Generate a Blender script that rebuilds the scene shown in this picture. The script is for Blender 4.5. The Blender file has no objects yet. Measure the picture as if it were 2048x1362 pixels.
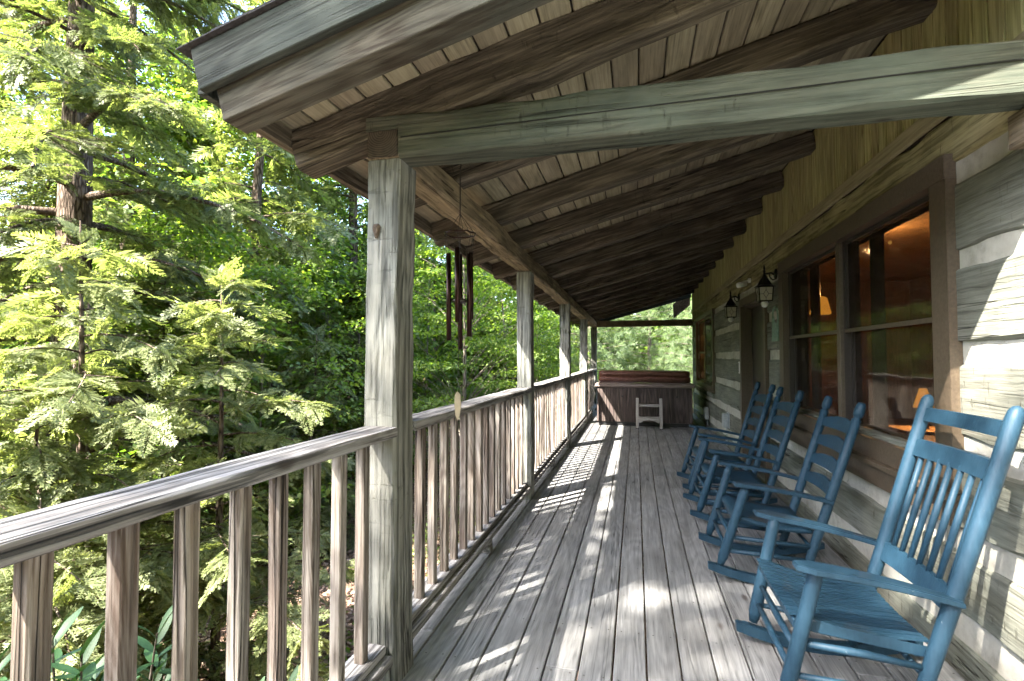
import bpy, bmesh, math, random
import numpy as np
from mathutils import Vector, Matrix, Euler

S = bpy.context.scene
COL = S.collection
R = math.radians

# ---------------------------------------------------------------- camera
cam = bpy.data.cameras.new('camera')
cam.sensor_width = 36.0
cam.lens = 36.0 * 1011.0 / 2048.0
cam.clip_start = 0.05
cam.clip_end = 600.0
camo = bpy.data.objects.new('camera', cam)
COL.objects.link(camo)
camo.location = (0, 0, 1.42)
camo.rotation_euler = (R(90 + 1.87), 0, R(13.776))
S.camera = camo

# ---------------------------------------------------------------- world, sun, exposure
SUN_DIR = Vector((1.0, 1.3, -1.72)).normalized()       # the way the light travels
elev = math.asin(-SUN_DIR.z)
azim = math.atan2(-SUN_DIR.x, -SUN_DIR.y)              # from +Y, clockwise
w = bpy.data.worlds.new('World')
S.world = w
w.use_nodes = True
wn = w.node_tree
sky = wn.nodes.new('ShaderNodeTexSky')
sky.sky_type = 'NISHITA'
sky.sun_disc = False
sky.sun_elevation = elev
sky.sun_rotation = azim
sky.air_density = 1.0
sky.dust_density = 2.0
wn.links.new(sky.outputs[0], wn.nodes['Background'].inputs[0])
wn.nodes['Background'].inputs[1].default_value = 0.15
sun = bpy.data.lights.new('sun', 'SUN')
sun.energy = 5.0
sun.angle = R(0.55)
sun.color = (1.0, 0.93, 0.82)
suno = bpy.data.objects.new('sun', sun)
COL.objects.link(suno)
suno.rotation_euler = SUN_DIR.to_track_quat('-Z', 'Y').to_euler()
S.view_settings.view_transform = 'Standard'
S.view_settings.look = 'None'
S.view_settings.exposure = 3.5
S.view_settings.gamma = 1.0
S.view_settings.use_curve_mapping = False
S.render.engine = 'CYCLES'
S.cycles.use_denoising = True
S.cycles.denoising_prefilter = 'FAST'
S.cycles.denoising_input_passes = 'RGB_ALBEDO_NORMAL'
S.cycles.max_bounces = 8
S.cycles.diffuse_bounces = 4
S.cycles.glossy_bounces = 3
S.cycles.transmission_bounces = 4
S.cycles.transparent_max_bounces = 8
S.cycles.caustics_reflective = False
S.cycles.caustics_refractive = False

# ================================================================ materials
class Mat:
    def __init__(s, name):
        s.m = bpy.data.materials.new(name)
        s.m.use_nodes = True
        s.t = s.m.node_tree
        s.t.nodes.clear()
        s.out = s.t.nodes.new('ShaderNodeOutputMaterial')

    def n(s, kind, ins=None, **props):
        nd = s.t.nodes.new('ShaderNode' + kind)
        for k, v in props.items():
            setattr(nd, k, v)
        for k, v in (ins or {}).items():
            sock = nd.inputs[k]
            if isinstance(v, bpy.types.NodeSocket):
                s.t.links.new(v, sock)
            else:
                sock.default_value = v
        return nd

    def math(s, op, a, b=0.0, c=None, clamp=False):
        ins = {0: a, 1: b}
        if c is not None:
            ins[2] = c
        return s.n('Math', ins, operation=op, use_clamp=clamp).outputs[0]

    def mix(s, f, a, b, blend='MIX'):
        return s.n('Mix', {0: f, 6: a, 7: b}, data_type='RGBA', blend_type=blend).outputs[2]

    def noise(s, vec, scale, detail=3.0, rough=0.55, dist=0.0):
        return s.n('TexNoise', {'Vector': vec, 'Scale': scale, 'Detail': detail,
                                'Roughness': rough, 'Distortion': dist}).outputs[0]

    def ramp(s, fac, stops, interp='LINEAR'):
        nd = s.n('ValToRGB', {0: fac})
        cr = nd.color_ramp
        cr.interpolation = interp
        while len(cr.elements) < len(stops):
            cr.elements.new(0.5)
        for e, (p, c) in zip(cr.elements, stops):
            e.position = p
            e.color = c if len(c) == 4 else (c[0], c[1], c[2], 1)
        return nd.outputs[0]

    def rng(s, v, a, b, c=0.0, d=1.0):
        return s.n('MapRange', {0: v, 1: a, 2: b, 3: c, 4: d}).outputs[0]

    def finish(s, shader):
        s.t.links.new(shader, s.out.inputs[0])
        return s.m


def c4(c):
    return (c[0], c[1], c[2], 1.0)


def wood(name, dark, mid, light, axis='Z', tint=None, tint_amt=0.6, rings=70.0, knots=0.0,
         cracks=1.0, rough=0.8, bump=0.5, var=0.3, blotch=0.35, fine=60.0, rw=0.14, cw=0.012, adze=0.0, fibre=0.45):
    M = Mat(name)
    tc = M.n('TexCoord').outputs['Object']
    rnd = M.n('ObjectInfo').outputs['Random']
    off = M.n('CombineXYZ', {0: M.math('MULTIPLY', rnd, 37.3), 1: M.math('MULTIPLY', rnd, 91.7),
                             2: M.math('MULTIPLY', rnd, 53.1)}).outputs[0]
    p = M.n('VectorMath', {0: tc, 1: off}, operation='ADD').outputs[0]

    def st(f):
        sc = [1.0, 1.0, 1.0]
        sc['XYZ'.index(axis)] = f
        return M.n('Mapping', {'Vector': p, 'Scale': sc}).outputs[0]
    s1, s2, s3 = st(0.05), st(0.11), st(0.025)
    f = M.noise(s1, fine, 6.0, 0.65)
    n2 = M.noise(s2, 3.2, 2.0, 0.5, 0.3)
    ring = M.math('MULTIPLY_ADD', M.math('SINE', M.math('MULTIPLY', n2, rings * 2)), 0.5, 0.5)
    f2 = M.noise(st(0.02), fine * 3.2, 3.0, 0.6)
    f = M.math('ADD', M.math('MULTIPLY', f, 0.6), M.math('MULTIPLY', f2, 0.4))
    g = M.math('ADD', M.math('MULTIPLY', f, 1.0 - rw), M.math('MULTIPLY', ring, rw))
    col = M.ramp(g, [(0.37, dark), (0.5, mid), (0.64, light)])
    bl = M.noise(p, 1.7, 4.0, 0.6)
    if tint:
        tf = M.math('MULTIPLY', M.rng(bl, 0.38, 0.62), tint_amt)
        col = M.mix(tf, col, c4(tint))
    bl2 = M.noise(st(0.35), 5.0, 5.0, 0.62)
    dk = M.rng(bl2, 0.3, 0.7, 1.0 - blotch, 1.0 + blotch * 0.6)
    col = M.mix(1.0, col, M.n('CombineColor', {0: dk, 1: dk, 2: dk}).outputs[0], 'MULTIPLY')
    # raised grain: crisp dark and pale lines
    fl = M.noise(st(0.03), 46.0, 2.0, 0.5)
    col = M.mix(M.math('MULTIPLY', M.rng(fl, 0.555, 0.585), fibre), col, (dark[0] * .75, dark[1] * .73, dark[2] * .7, 1))
    col = M.mix(M.math('MULTIPLY', M.rng(fl, 0.435, 0.415), fibre * .6), col, (light[0] * 1.1, light[1] * 1.1, light[2] * 1.1, 1))
    # weather checks along the grain
    cn = M.noise(s3, 16.0, 2.0, 0.5, 0.05)
    ca = M.math('ABSOLUTE', M.math('SUBTRACT', cn, 0.5))
    cm = M.math('MULTIPLY', M.rng(ca, 0.0, cw, 1.0, 0.0),
                M.rng(M.noise(st(0.2), 2.3, 1.0), 0.5, 0.58))
    cm = M.math('MULTIPLY', cm, cracks, clamp=True)
    h = M.math('SUBTRACT', M.math('SUBTRACT', M.math('MULTIPLY', g, 0.6), M.math('MULTIPLY', M.rng(fl, 0.54, 0.6), 0.25)), cm)
    if adze > 0:
        up_ax = {'X': 'Z', 'Y': 'Z', 'Z': 'X'}[axis]
        sa = [14.0, 14.0, 14.0]
        sa['XYZ'.index(up_ax)] = 2.6
        an = M.noise(M.n('Mapping', {'Vector': p, 'Scale': sa}).outputs[0], 3.2, 3.0, 0.6)
        am = M.math('MULTIPLY', M.rng(an, 0.60, 0.70), M.rng(M.noise(p, 2.1, 2.0), 0.45, 0.6))
        am = M.math('MULTIPLY', am, adze, clamp=True)
        col = M.mix(am, col, (dark[0] * 0.6, dark[1] * 0.6, dark[2] * 0.55, 1))
        h = M.math('SUBTRACT', h, M.math('MULTIPLY', am, 0.5))
    if knots > 0:
        vs = [2.6, 2.6, 2.6]
        vs['XYZ'.index(axis)] = 1.1
        kv = M.n('Mapping', {'Vector': p, 'Scale': vs}).outputs[0]
        vd = M.n('TexVoronoi', {'Vector': kv, 'Scale': 1.0 + knots}).outputs['Distance']
        km = M.rng(vd, 0.03, 0.075, 1.0, 0.0)
        col = M.mix(M.math('MULTIPLY', km, 0.8), col, (dark[0] * 0.55, dark[1] * 0.45, dark[2] * 0.4, 1))
    col = M.mix(M.math('MULTIPLY', cm, 0.9), col, (dark[0] * 0.2, dark[1] * 0.2, dark[2] * 0.2, 1))
    rv = M.rng(rnd, 0, 1, 1 - var, 1 + var)
    hs = M.n('HueSaturation', {'Hue': M.rng(rnd, 0, 1, 0.49, 0.51), 'Saturation': 1.0, 'Value': rv,
                               'Fac': 1.0, 'Color': col}).outputs[0]
    b = M.n('Bump', {'Strength': bump, 'Distance': 0.012, 'Height': h}).outputs[0]
    return M.finish(M.n('BsdfPrincipled', {'Base Color': hs, 'Roughness': rough, 'Normal': b,
                                           'Specular IOR Level': 0.15}).outputs[0])


def plain(name, col, rough=0.5, metal=0.0, nscale=30.0, var=0.15, bump=0.1, spec=0.5, bdist=0.003):
    M = Mat(name)
    tc = M.n('TexCoord').outputs['Object']
    n = M.noise(tc, nscale, 4.0, 0.6)
    k = M.rng(n, 0.3, 0.7, 1 - var, 1 + var)
    cc = M.mix(1.0, c4(col), M.n('CombineColor', {0: k, 1: k, 2: k}).outputs[0], 'MULTIPLY')
    b = M.n('Bump', {'Strength': bump, 'Distance': bdist, 'Height': n}).outputs[0]
    return M.finish(M.n('BsdfPrincipled', {'Base Color': cc, 'Roughness': rough, 'Metallic': metal,
                                           'Normal': b, 'Specular IOR Level': spec}).outputs[0])


def leafmat(name, stops, trans=0.35, rough=0.55, tcol=None, spec=0.35, broad=0.5):
    M = Mat(name)
    isl = M.n('NewGeometry').outputs['Random Per Island']
    tc = M.n('TexCoord').outputs['Object']
    n = M.noise(tc, 0.55, 3.0)
    f = M.math('ADD', M.math('MULTIPLY', isl, 1 - broad * 0.5),
               M.math('MULTIPLY', M.math('SUBTRACT', n, 0.35), broad), clamp=True)
    col = M.ramp(f, stops)
    p = M.n('BsdfPrincipled', {'Base Color': col, 'Roughness': rough, 'Specular IOR Level': spec}).outputs[0]
    tcc = M.mix(1.0, col, c4(tcol or (1.5, 1.55, 0.75)), 'MULTIPLY')
    t = M.n('BsdfTranslucent', {'Color': tcc}).outputs[0]
    return M.finish(M.n('MixShader', {0: trans, 1: p, 2: t}).outputs[0])


m_deck = wood('deck_wood', (.115, .118, .122), (.188, .192, .197), (.262, .264, .266), 'Y', tint=(.20, .196, .19),
              tint_amt=.5, rings=90, knots=.3, cracks=.8, rough=.8, bump=.3, var=.11, blotch=.28, fine=75, rw=.1, cw=.014, fibre=.25)
m_post = wood('weathered_post', (.058, .062, .059), (.168, .178, .168), (.257, .261, .242), 'Z', tint=(.203, .199, .168),
              tint_amt=.6, rings=80, knots=.15, cracks=1.1, rough=.85, bump=.8, var=.08, blotch=.4, cw=.03, adze=.35, fibre=.5)
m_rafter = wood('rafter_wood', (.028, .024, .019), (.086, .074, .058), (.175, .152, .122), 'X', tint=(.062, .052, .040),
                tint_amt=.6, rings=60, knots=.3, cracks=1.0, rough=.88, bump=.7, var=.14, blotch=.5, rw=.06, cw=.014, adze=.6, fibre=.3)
m_plate = wood('plate_wood', (.07, .056, .04), (.21, .167, .115), (.35, .285, .2), 'Y', tint=(.16, .125, .085),
               tint_amt=.6, rings=60, knots=.2, rough=.85, bump=.7, var=.08, blotch=.45, rw=.06, cw=.016, adze=.6, fibre=.3)
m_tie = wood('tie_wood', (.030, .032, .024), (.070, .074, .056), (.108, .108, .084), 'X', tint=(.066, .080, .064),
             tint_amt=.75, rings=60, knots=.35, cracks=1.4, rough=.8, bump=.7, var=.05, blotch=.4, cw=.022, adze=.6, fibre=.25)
m_ceil = wood('ceiling_wood', (.16, .142, .096), (.265, .238, .172), (.34, .31, .235), 'Y', tint=(.22, .203, .15),
              tint_amt=.6, rings=50, knots=.7, cracks=.3, rough=.8, bump=.2, var=.14, blotch=.3, rw=.06, fibre=.2)
m_sheath = plain('roof_sheathing', (.05, .04, .03), .9)
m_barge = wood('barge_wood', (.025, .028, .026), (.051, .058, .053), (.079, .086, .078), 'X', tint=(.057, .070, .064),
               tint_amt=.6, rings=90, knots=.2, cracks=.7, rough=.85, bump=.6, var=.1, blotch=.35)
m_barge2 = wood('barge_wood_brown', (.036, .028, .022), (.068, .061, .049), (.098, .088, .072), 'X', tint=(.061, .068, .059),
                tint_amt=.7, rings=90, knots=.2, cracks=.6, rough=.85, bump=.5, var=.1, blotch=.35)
m_fascia = wood('fascia_wood', (.05, .042, .032), (.12, .10, .078), (.2, .17, .13), 'Y', knots=.6, rings=50, var=.15)
m_shingle = plain('shingle', (.035, .035, .04), .95, nscale=60, var=.5, bump=.8)
m_rail = wood('rail_wood', (.07, .069, .069), (.18, .178, .177), (.30, .297, .292), 'Y', tint=(.19, .168, .15), tint_amt=.5,
              rings=120, knots=.15, cracks=1.3, rough=.9, bump=.6, var=.10, blotch=.4, rw=.12, cw=.02, fibre=.75)
m_bal = wood('baluster_wood', (.062, .053, .046), (.185, .165, .145), (.31, .292, .27), 'Z', tint=(.155, .108, .076),
             tint_amt=.45, rings=150, knots=.25, cracks=1.1, rough=.88, bump=.8, var=.2, blotch=.45, rw=.1, cw=.014, fibre=.5)
m_log = wood('log_wood', (.095, .094, .076), (.18, .18, .15), (.25, .247, .208), 'Y', tint=(.155, .172, .146),
             tint_amt=.6, rings=40, knots=.4, cracks=1.2, rough=.9, bump=.6, var=.10, blotch=.3, rw=.03, cw=.010, adze=.9, fibre=.22)
m_log_top = wood('header_log_wood', (.10, .085, .035), (.27, .23, .12), (.37, .32, .185), 'Y', tint=(.22, .195, .095),
                 tint_amt=.6, rings=40, knots=.3, cracks=1.0, rough=.88, bump=.8, var=.06, blotch=.4, rw=.05, cw=.012, adze=1.0)
m_siding = wood('siding_wood', (.21, .18, .075), (.37, .325, .155), (.46, .41, .215), 'Z', tint=(.33, .305, .145),
                tint_amt=.5, rings=60, knots=.5, cracks=.2, rough=.8, bump=.2, var=.12, blotch=.25, fibre=.2)
m_trim = wood('trim_wood', (.19, .165, .085), (.30, .262, .15), (.37, .325, .2), 'Y', rings=40, knots=.6, cracks=.1,
              rough=.8, bump=.2, var=.05, blotch=.15, rw=.03, fibre=.15)
m_brown = plain('brown_paint', (.078, .057, .037), .55, nscale=60, var=.25, bump=.25)
m_brown_d = plain('dark_brown_paint', (.028, .021, .017), .5, nscale=60, var=.25, bump=.2)


def chink_material():
    M = Mat('chinking_mortar')
    tc = M.n('TexCoord').outputs['Object']
    n1 = M.noise(tc, 14, 6, .7)
    n2 = M.noise(tc, 2.2, 4, .6)
    col = M.ramp(M.math('ADD', M.math('MULTIPLY', n1, .4), M.math('MULTIPLY', n2, .6)),
                 [(.3, (.20, .19, .155)), (.47, (.40, .385, .34)), (.7, (.52, .505, .46))])
    v = M.n('TexVoronoi', {'Vector': M.n('Mapping', {'Vector': tc, 'Scale': (1, .6, 1.4)}).outputs[0], 'Scale': 7.0},
            feature='DISTANCE_TO_EDGE').outputs['Distance']
    cr = M.math('MULTIPLY', M.rng(v, 0, .012, 1, 0), M.rng(n2, .52, .6))
    col = M.mix(M.math('MULTIPLY', cr, .7), col, (.10, .095, .08, 1))
    b = M.n('Bump', {'Strength': .7, 'Distance': .01, 'Height': M.math('SUBTRACT', n1, cr)}).outputs[0]
    return M.finish(M.n('BsdfPrincipled', {'Base Color': col, 'Roughness': .95, 'Normal': b,
                                           'Specular IOR Level': .15}).outputs[0])


m_chink = chink_material()


def paint_blue():
    M = Mat('blue_chair_paint')
    tc = M.n('TexCoord').outputs['Object']
    rnd = M.n('ObjectInfo').outputs['Random']
    n = M.noise(tc, 9, 5, .65)
    s = M.noise(M.n('Mapping', {'Vector': tc, 'Scale': (8, 8, 1.2)}).outputs[0], 12, 4, .6)
    col = M.ramp(M.math('ADD', M.math('MULTIPLY', n, .6), M.math('MULTIPLY', s, .4)),
                 [(.30, (.008, .028, .050)), (.52, (.013, .041, .069)), (.74, (.024, .059, .092))])
    wear = M.rng(M.noise(tc, 34, 5, .7), .70, .74)
    col = M.mix(M.math('MULTIPLY', wear, .7), col, (.30, .33, .34, 1))
    hs = M.n('HueSaturation', {'Value': M.rng(rnd, 0, 1, .9, 1.1), 'Color': col}).outputs[0]
    b = M.n('Bump', {'Strength': .25, 'Distance': .004, 'Height': s}).outputs[0]
    return M.finish(M.n('BsdfPrincipled', {'Base Color': hs, 'Roughness': .55, 'Normal': b,
                                           'Specular IOR Level': .3}).outputs[0])


m_blue = paint_blue()


def glass_material(name, haze, hz, ior=1.55, wav=.35):
    M = Mat(name)
    tc = M.n('TexCoord').outputs['Object']
    n = M.noise(tc, 3.0, 2, .5)
    b = M.n('Bump', {'Strength': wav, 'Distance': .004, 'Height': n}).outputs[0]
    fr = M.n('Fresnel', {'IOR': ior}).outputs[0]
    gl = M.n('BsdfGlossy', {'Color': (.9, .92, .95, 1), 'Roughness': .045, 'Normal': b}).outputs[0]
    tr = M.n('BsdfTransparent', {'Color': (.72, .70, .66, 1)}).outputs[0]
    df = M.n('BsdfDiffuse', {'Color': c4(hz)}).outputs[0]
    body = M.n('MixShader', {0: haze, 1: tr, 2: df}).outputs[0]
    return M.finish(M.n('MixShader', {0: M.math('MULTIPLY_ADD', fr, .17, .006), 1: body, 2: gl}).outputs[0])


m_glass = glass_material('window_glass', .25, (.05, .038, .03), 1.45)
m_screen = glass_material('window_screen', .75, (.06, .065, .06), 1.35)


def emit(name, col, s):
    M = Mat(name)
    tc = M.n('TexCoord').outputs['Object']
    k = M.rng(M.noise(tc, 12, 2), .3, .7, .85, 1.1)
    return M.finish(M.n('Emission', {'Color': c4(col), 'Strength': M.math('MULTIPLY', k, s)}).outputs[0])


# ================================================================ mesh helpers
def basis(o):
    return o.matrix_basis.copy()


def link(o, parent=None):
    COL.objects.link(o)
    if parent is not None:
        o.parent = parent
        o.matrix_parent_inverse = parent.matrix_basis.inverted()
    return o


def thing(name, loc, label, cat, group=None, kind=None):
    o = bpy.data.objects.new(name, None)
    o.empty_display_size = .1
    o.location = loc
    COL.objects.link(o)
    return tag(o, label, cat, group, kind)


def tag(o, label=None, cat=None, group=None, kind=None):
    if label:
        o['label'] = label
    if cat:
        o['category'] = cat
    if group:
        o['group'] = group
    if kind:
        o['kind'] = kind
    return o


def mobj(name, verts, faces, mat, parent=None, loc=(0, 0, 0), rot=(0, 0, 0), smooth=False):
    """verts are relative to loc"""
    me = bpy.data.meshes.new(name)
    me.from_pydata([tuple(v) for v in verts], [], faces)
    me.materials.append(mat)
    if smooth:
        me.polygons.foreach_set('use_smooth', [True] * len(me.polygons))
    me.update()
    o = bpy.data.objects.new(name, me)
    o.location = loc
    o.rotation_euler = rot
    return link(o, parent)


def bmobj(name, bm, mat, parent=None, loc=(0, 0, 0), rot=(0, 0, 0), smooth=False):
    me = bpy.data.meshes.new(name)
    bm.to_mesh(me)
    bm.free()
    me.materials.append(mat)
    if smooth:
        me.polygons.foreach_set('use_smooth', [True] * len(me.polygons))
    o = bpy.data.objects.new(name, me)
    o.location = loc
    o.rotation_euler = rot
    return link(o, parent)


def bm_box(bm, x0, x1, y0, y1, z0, z1, mtx=None):
    vs = [bm.verts.new((x, y, z)) for x in (x0, x1) for y in (y0, y1) for z in (z0, z1)]
    for f in ((0, 1, 3, 2), (4, 6, 7, 5), (0, 4, 5, 1), (2, 3, 7, 6), (0, 2, 6, 4), (1, 5, 7, 3)):
        bm.faces.new([vs[i] for i in f])
    if mtx is not None:
        bmesh.ops.transform(bm, matrix=mtx, verts=vs)
    return vs


def box(name, x0, x1, y0, y1, z0, z1, mat, parent=None, bev=0.003, rot=(0, 0, 0), smooth=False):
    cx, cy, cz = (x0 + x1) / 2, (y0 + y1) / 2, (z0 + z1) / 2
    bm = bmesh.new()
    bm_box(bm, x0 - cx, x1 - cx, y0 - cy, y1 - cy, z0 - cz, z1 - cz)
    if bev > 0:
        bmesh.ops.bevel(bm, geom=list(bm.edges), offset=bev, segments=1, affect='EDGES', profile=.7)
    return bmobj(name, bm, mat, parent, (cx, cy, cz), rot, smooth)


def vnoise(n, step, rs, period):
    """smooth 1D noise sampled n times every `step` metres with features of `period` metres"""
    k = int(n * step / period) + 4
    v = rs.uniform(-1, 1, k)
    x = np.arange(n) * step / period
    i = x.astype(int)
    f = x - i
    f = f * f * (3 - 2 * f)
    return v[i] * (1 - f) + v[i + 1] * f


def hewn(name, L, wd, ht, axis, seed, mat, parent, loc, rot=(0, 0, 0), amp=.008, step=.06, ch=.01, scal=.13):
    """a hand hewn timber: long axis `axis`, cross section wd x ht, uneven faces and worn arrises"""
    rs = np.random.RandomState(seed)
    n = max(3, int(L / step) + 1)
    t = np.linspace(-L / 2, L / 2, n)
    st = L / (n - 1)
    per = []
    sides = [vnoise(n, st, rs, scal) * amp * .55 + vnoise(n, st, rs, .55) * amp for _ in range(4)]
    chs = [ch * (1.0 + .9 * vnoise(n, st, rs, .2)) for _ in range(4)]
    rings = []
    for i in range(n):
        a0, a1 = -wd / 2 - sides[0][i], wd / 2 + sides[1][i]
        b0, b1 = -ht / 2 - sides[2][i], ht / 2 + sides[3][i]
        c = [max(.002, q[i]) for q in chs]
        ring = [(a0 + c[0], b0), ((a0 + a1) / 2, b0 + rs.uniform(-1, 1) * amp * .25), (a1 - c[1], b0), (a1, b0 + c[1]),
                (a1 + rs.uniform(-1, 1) * amp * .25, (b0 + b1) / 2), (a1, b1 - c[2]),
                (a1 - c[2], b1), ((a0 + a1) / 2, b1 + rs.uniform(-1, 1) * amp * .25), (a0 + c[3], b1), (a0, b1 - c[3]),
                (a0 + rs.uniform(-1, 1) * amp * .25, (b0 + b1) / 2), (a0, b0 + c[0])]
        for (a, b) in ring:
            if axis == 'Z':
                rings.append((a, b, t[i]))
            elif axis == 'Y':
                rings.append((b if False else a, t[i], b))
            else:
                rings.append((t[i], a, b))
    m = 12
    faces = []
    for i in range(n - 1):
        for j in range(m):
            k = (j + 1) % m
            q = (i * m + j, i * m + k, (i + 1) * m + k, (i + 1) * m + j)
            faces.append(q if axis != 'Y' else q[::-1])
    cap0 = tuple(range(m))
    cap1 = tuple(range((n - 1) * m, n * m))
    faces += [cap0[::-1], cap1] if axis != 'Y' else [cap0, cap1[::-1]]
    return mobj(name, rings, faces, mat, parent, loc, rot)


def tube_geo(pts, rads, seg=8, caps=True):
    pts = [Vector(p) for p in pts]
    vs, fs = [], []
    n = len(pts)
    prev = None
    for i, p in enumerate(pts):
        d = (pts[min(i + 1, n - 1)] - pts[max(i - 1, 0)]).normalized()
        if prev is None:
            ref = Vector((0, 0, 1)) if abs(d.z) < .9 else Vector((1, 0, 0))
            a = d.cross(ref).normalized()
        else:
            a = (prev - d * prev.dot(d)).normalized()
        prev = a
        b = d.cross(a)
        for k in range(seg):
            th = 2 * math.pi * k / seg
            vs.append(p + (a * math.cos(th) + b * math.sin(th)) * rads[i])
    for i in range(n - 1):
        for k in range(seg):
            k2 = (k + 1) % seg
            fs.append((i * seg + k, i * seg + k2, (i + 1) * seg + k2, (i + 1) * seg + k))
    if caps:
        fs.append(tuple(range(seg))[::-1])
        fs.append(tuple(range((n - 1) * seg, n * seg)))
    return vs, fs


def tube(name, pts, rads, mat, parent=None, seg=8, smooth=True):
    if not hasattr(rads, '__len__'):
        rads = [rads] * len(pts)
    c = Vector(pts[0])
    vs, fs = tube_geo([Vector(p) - c for p in pts], rads, seg)
    return mobj(name, vs, fs, mat, parent, c, smooth=smooth)


def join(name, parts, mat, parent=None, loc=(0, 0, 0), smooth=False):
    V, F = [], []
    for vs, fs in parts:
        o = len(V)
        V += [Vector(v) - Vector(loc) for v in vs]
        F += [tuple(i + o for i in f) for f in fs]
    return mobj(name, V, F, mat, parent, loc, smooth=smooth)


def box_geo(x0, x1, y0, y1, z0, z1):
    vs = [(x, y, z) for x in (x0, x1) for y in (y0, y1) for z in (z0, z1)]
    return vs, [(0, 1, 3, 2), (4, 6, 7, 5), (0, 4, 5, 1), (2, 3, 7, 6), (0, 2, 6, 4), (1, 5, 7, 3)]


def prism(name, poly, plane, t0, t1, mat, parent=None, loc=(0, 0, 0), bev=0.0):
    """extrude a 2D polygon: plane 'XZ' -> extruded along Y, 'YZ' -> along X, 'XY' -> along Z"""
    def v(a, b, t):
        return {'XZ': (a, t, b), 'YZ': (t, a, b), 'XY': (a, b, t)}[plane]
    bm = bmesh.new()
    lo = Vector(loc)
    A = [bm.verts.new(Vector(v(a, b, t0)) - lo) for a, b in poly]
    B = [bm.verts.new(Vector(v(a, b, t1)) - lo) for a, b in poly]
    n = len(poly)
    bm.faces.new(A)
    bm.faces.new(B[::-1])
    for i in range(n):
        bm.faces.new((A[i], B[i], B[(i + 1) % n], A[(i + 1) % n]))
    bmesh.ops.recalc_face_normals(bm, faces=bm.faces)
    if bev:
        bmesh.ops.bevel(bm, geom=list(bm.edges), offset=bev, segments=1, affect='EDGES')
    return bmobj(name, bm, mat, parent, loc)


def copy_tree(o, parent=None):
    c = o.copy()
    COL.objects.link(c)
    if parent is not None:
        inv = o.matrix_parent_inverse.copy()
        c.parent = parent
        c.matrix_parent_inverse = inv
    for ch in list(o.children):
        copy_tree(ch, c)
    return c


rng = random.Random(11)
W = 1.43                                   # face of the log wall
PX0, PX1 = -1.17, -1.017                   # post faces
POSTS = [2.03, 4.95, 7.92, 10.87, 13.62]

# ================================================================ the deck
deck = thing('porch_deck', (0, 6, 0), 'weathered grey plank porch deck running to the hot tub', 'deck', kind='structure')
x = -0.723 - .152 * 4
k = 0
while x < W - .03:
    a, b = x + .004, min(x + .152 - .004, W - .004)
    cuts = [-1.6] + sorted([rng.uniform(1.2, 3.4), rng.uniform(5.5, 9.5)]) + [14.05]
    for y0, y1 in zip(cuts[:-1], cuts[1:]):
        dz = rng.uniform(-.0015, .0015)
        box('deck_board', a, b, y0 + .0025, y1 - .0025, -.036 + dz, dz, m_deck, deck, .004)
    x += .152
    k += 1
for y in np.arange(-1.4, 14, .41):
    box('joist', -1.30, W - .01, y, y + .04, -.22, -.039, m_fascia, deck, 0)
box('rim_joist', -1.345, -1.303, -1.6, 14.05, -.24, -.04, m_rail, deck, .003)

sv, sf = [], []
xk = -0.723 - .152 * 4
while xk < W - .03:
    for yk in np.arange(-1.38, 14, .41):
        for du in (.032, .120):
            if xk + du > W - .02:
                continue
            cxk, cyk, o_ = xk + du + rng.uniform(-.005, .005), yk + rng.uniform(-.006, .006), len(sv)
            sv += [(cxk + .0045 * math.cos(q * math.pi / 3), cyk + .0045 * math.sin(q * math.pi / 3), .0022) for q in range(6)]
            sf.append(tuple(range(o_, o_ + 6)))
    xk += .152
mobj('screw_heads', sv, sf, plain('screw_rust', (.035, .03, .028), .7), deck)['kind'] = 'stuff'

# ================================================================ posts
PLAB = ['nearest thick hewn porch post with a large knot near its top', 'second hewn porch post, just right of the wind chime',
        'third porch post along the railing, sunlit on its lower half', 'fourth porch post, last before the hot tub',
        'farthest porch post, behind the hot tub at the corner']


def plate_drop(y):
    return -.0085 * (y - 2.0)


for i, y in enumerate(POSTS):
    top = 2.305 + plate_drop(y)
    p = hewn('porch_post', top - .002, .153, .165 if i else .175, 'Z', 40 + i, m_post, None,
             ((PX0 + PX1) / 2, y + .09, top / 2 + .001), amp=.007, step=.07, ch=.008)
    tag(p, PLAB[i], 'post', 'hewn porch posts')
    if i == 0:   # the knot with its torn grain
        kv, kf = [], []
        for a in range(14):
            th = 2 * math.pi * a / 14
            rr = 1 + .15 * math.sin(3 * th)
            kv.append((-1.120 + .019 * rr * math.cos(th), 2.0285, 1.985 + .034 * rr * math.sin(th)))
        for a in range(14):
            th = 2 * math.pi * a / 14
            kv.append((-1.120 + .010 * math.cos(th), 2.0185, 1.985 + .018 * math.sin(th)))
        kf = [(a, (a + 1) % 14, 14 + (a + 1) % 14, 14 + a) for a in range(14)] + [tuple(range(14, 28))]
        mobj('knot', kv, kf, plain('knot_wood', (.07, .05, .034), .9, nscale=120, var=.6, bump=.8), p)

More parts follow.
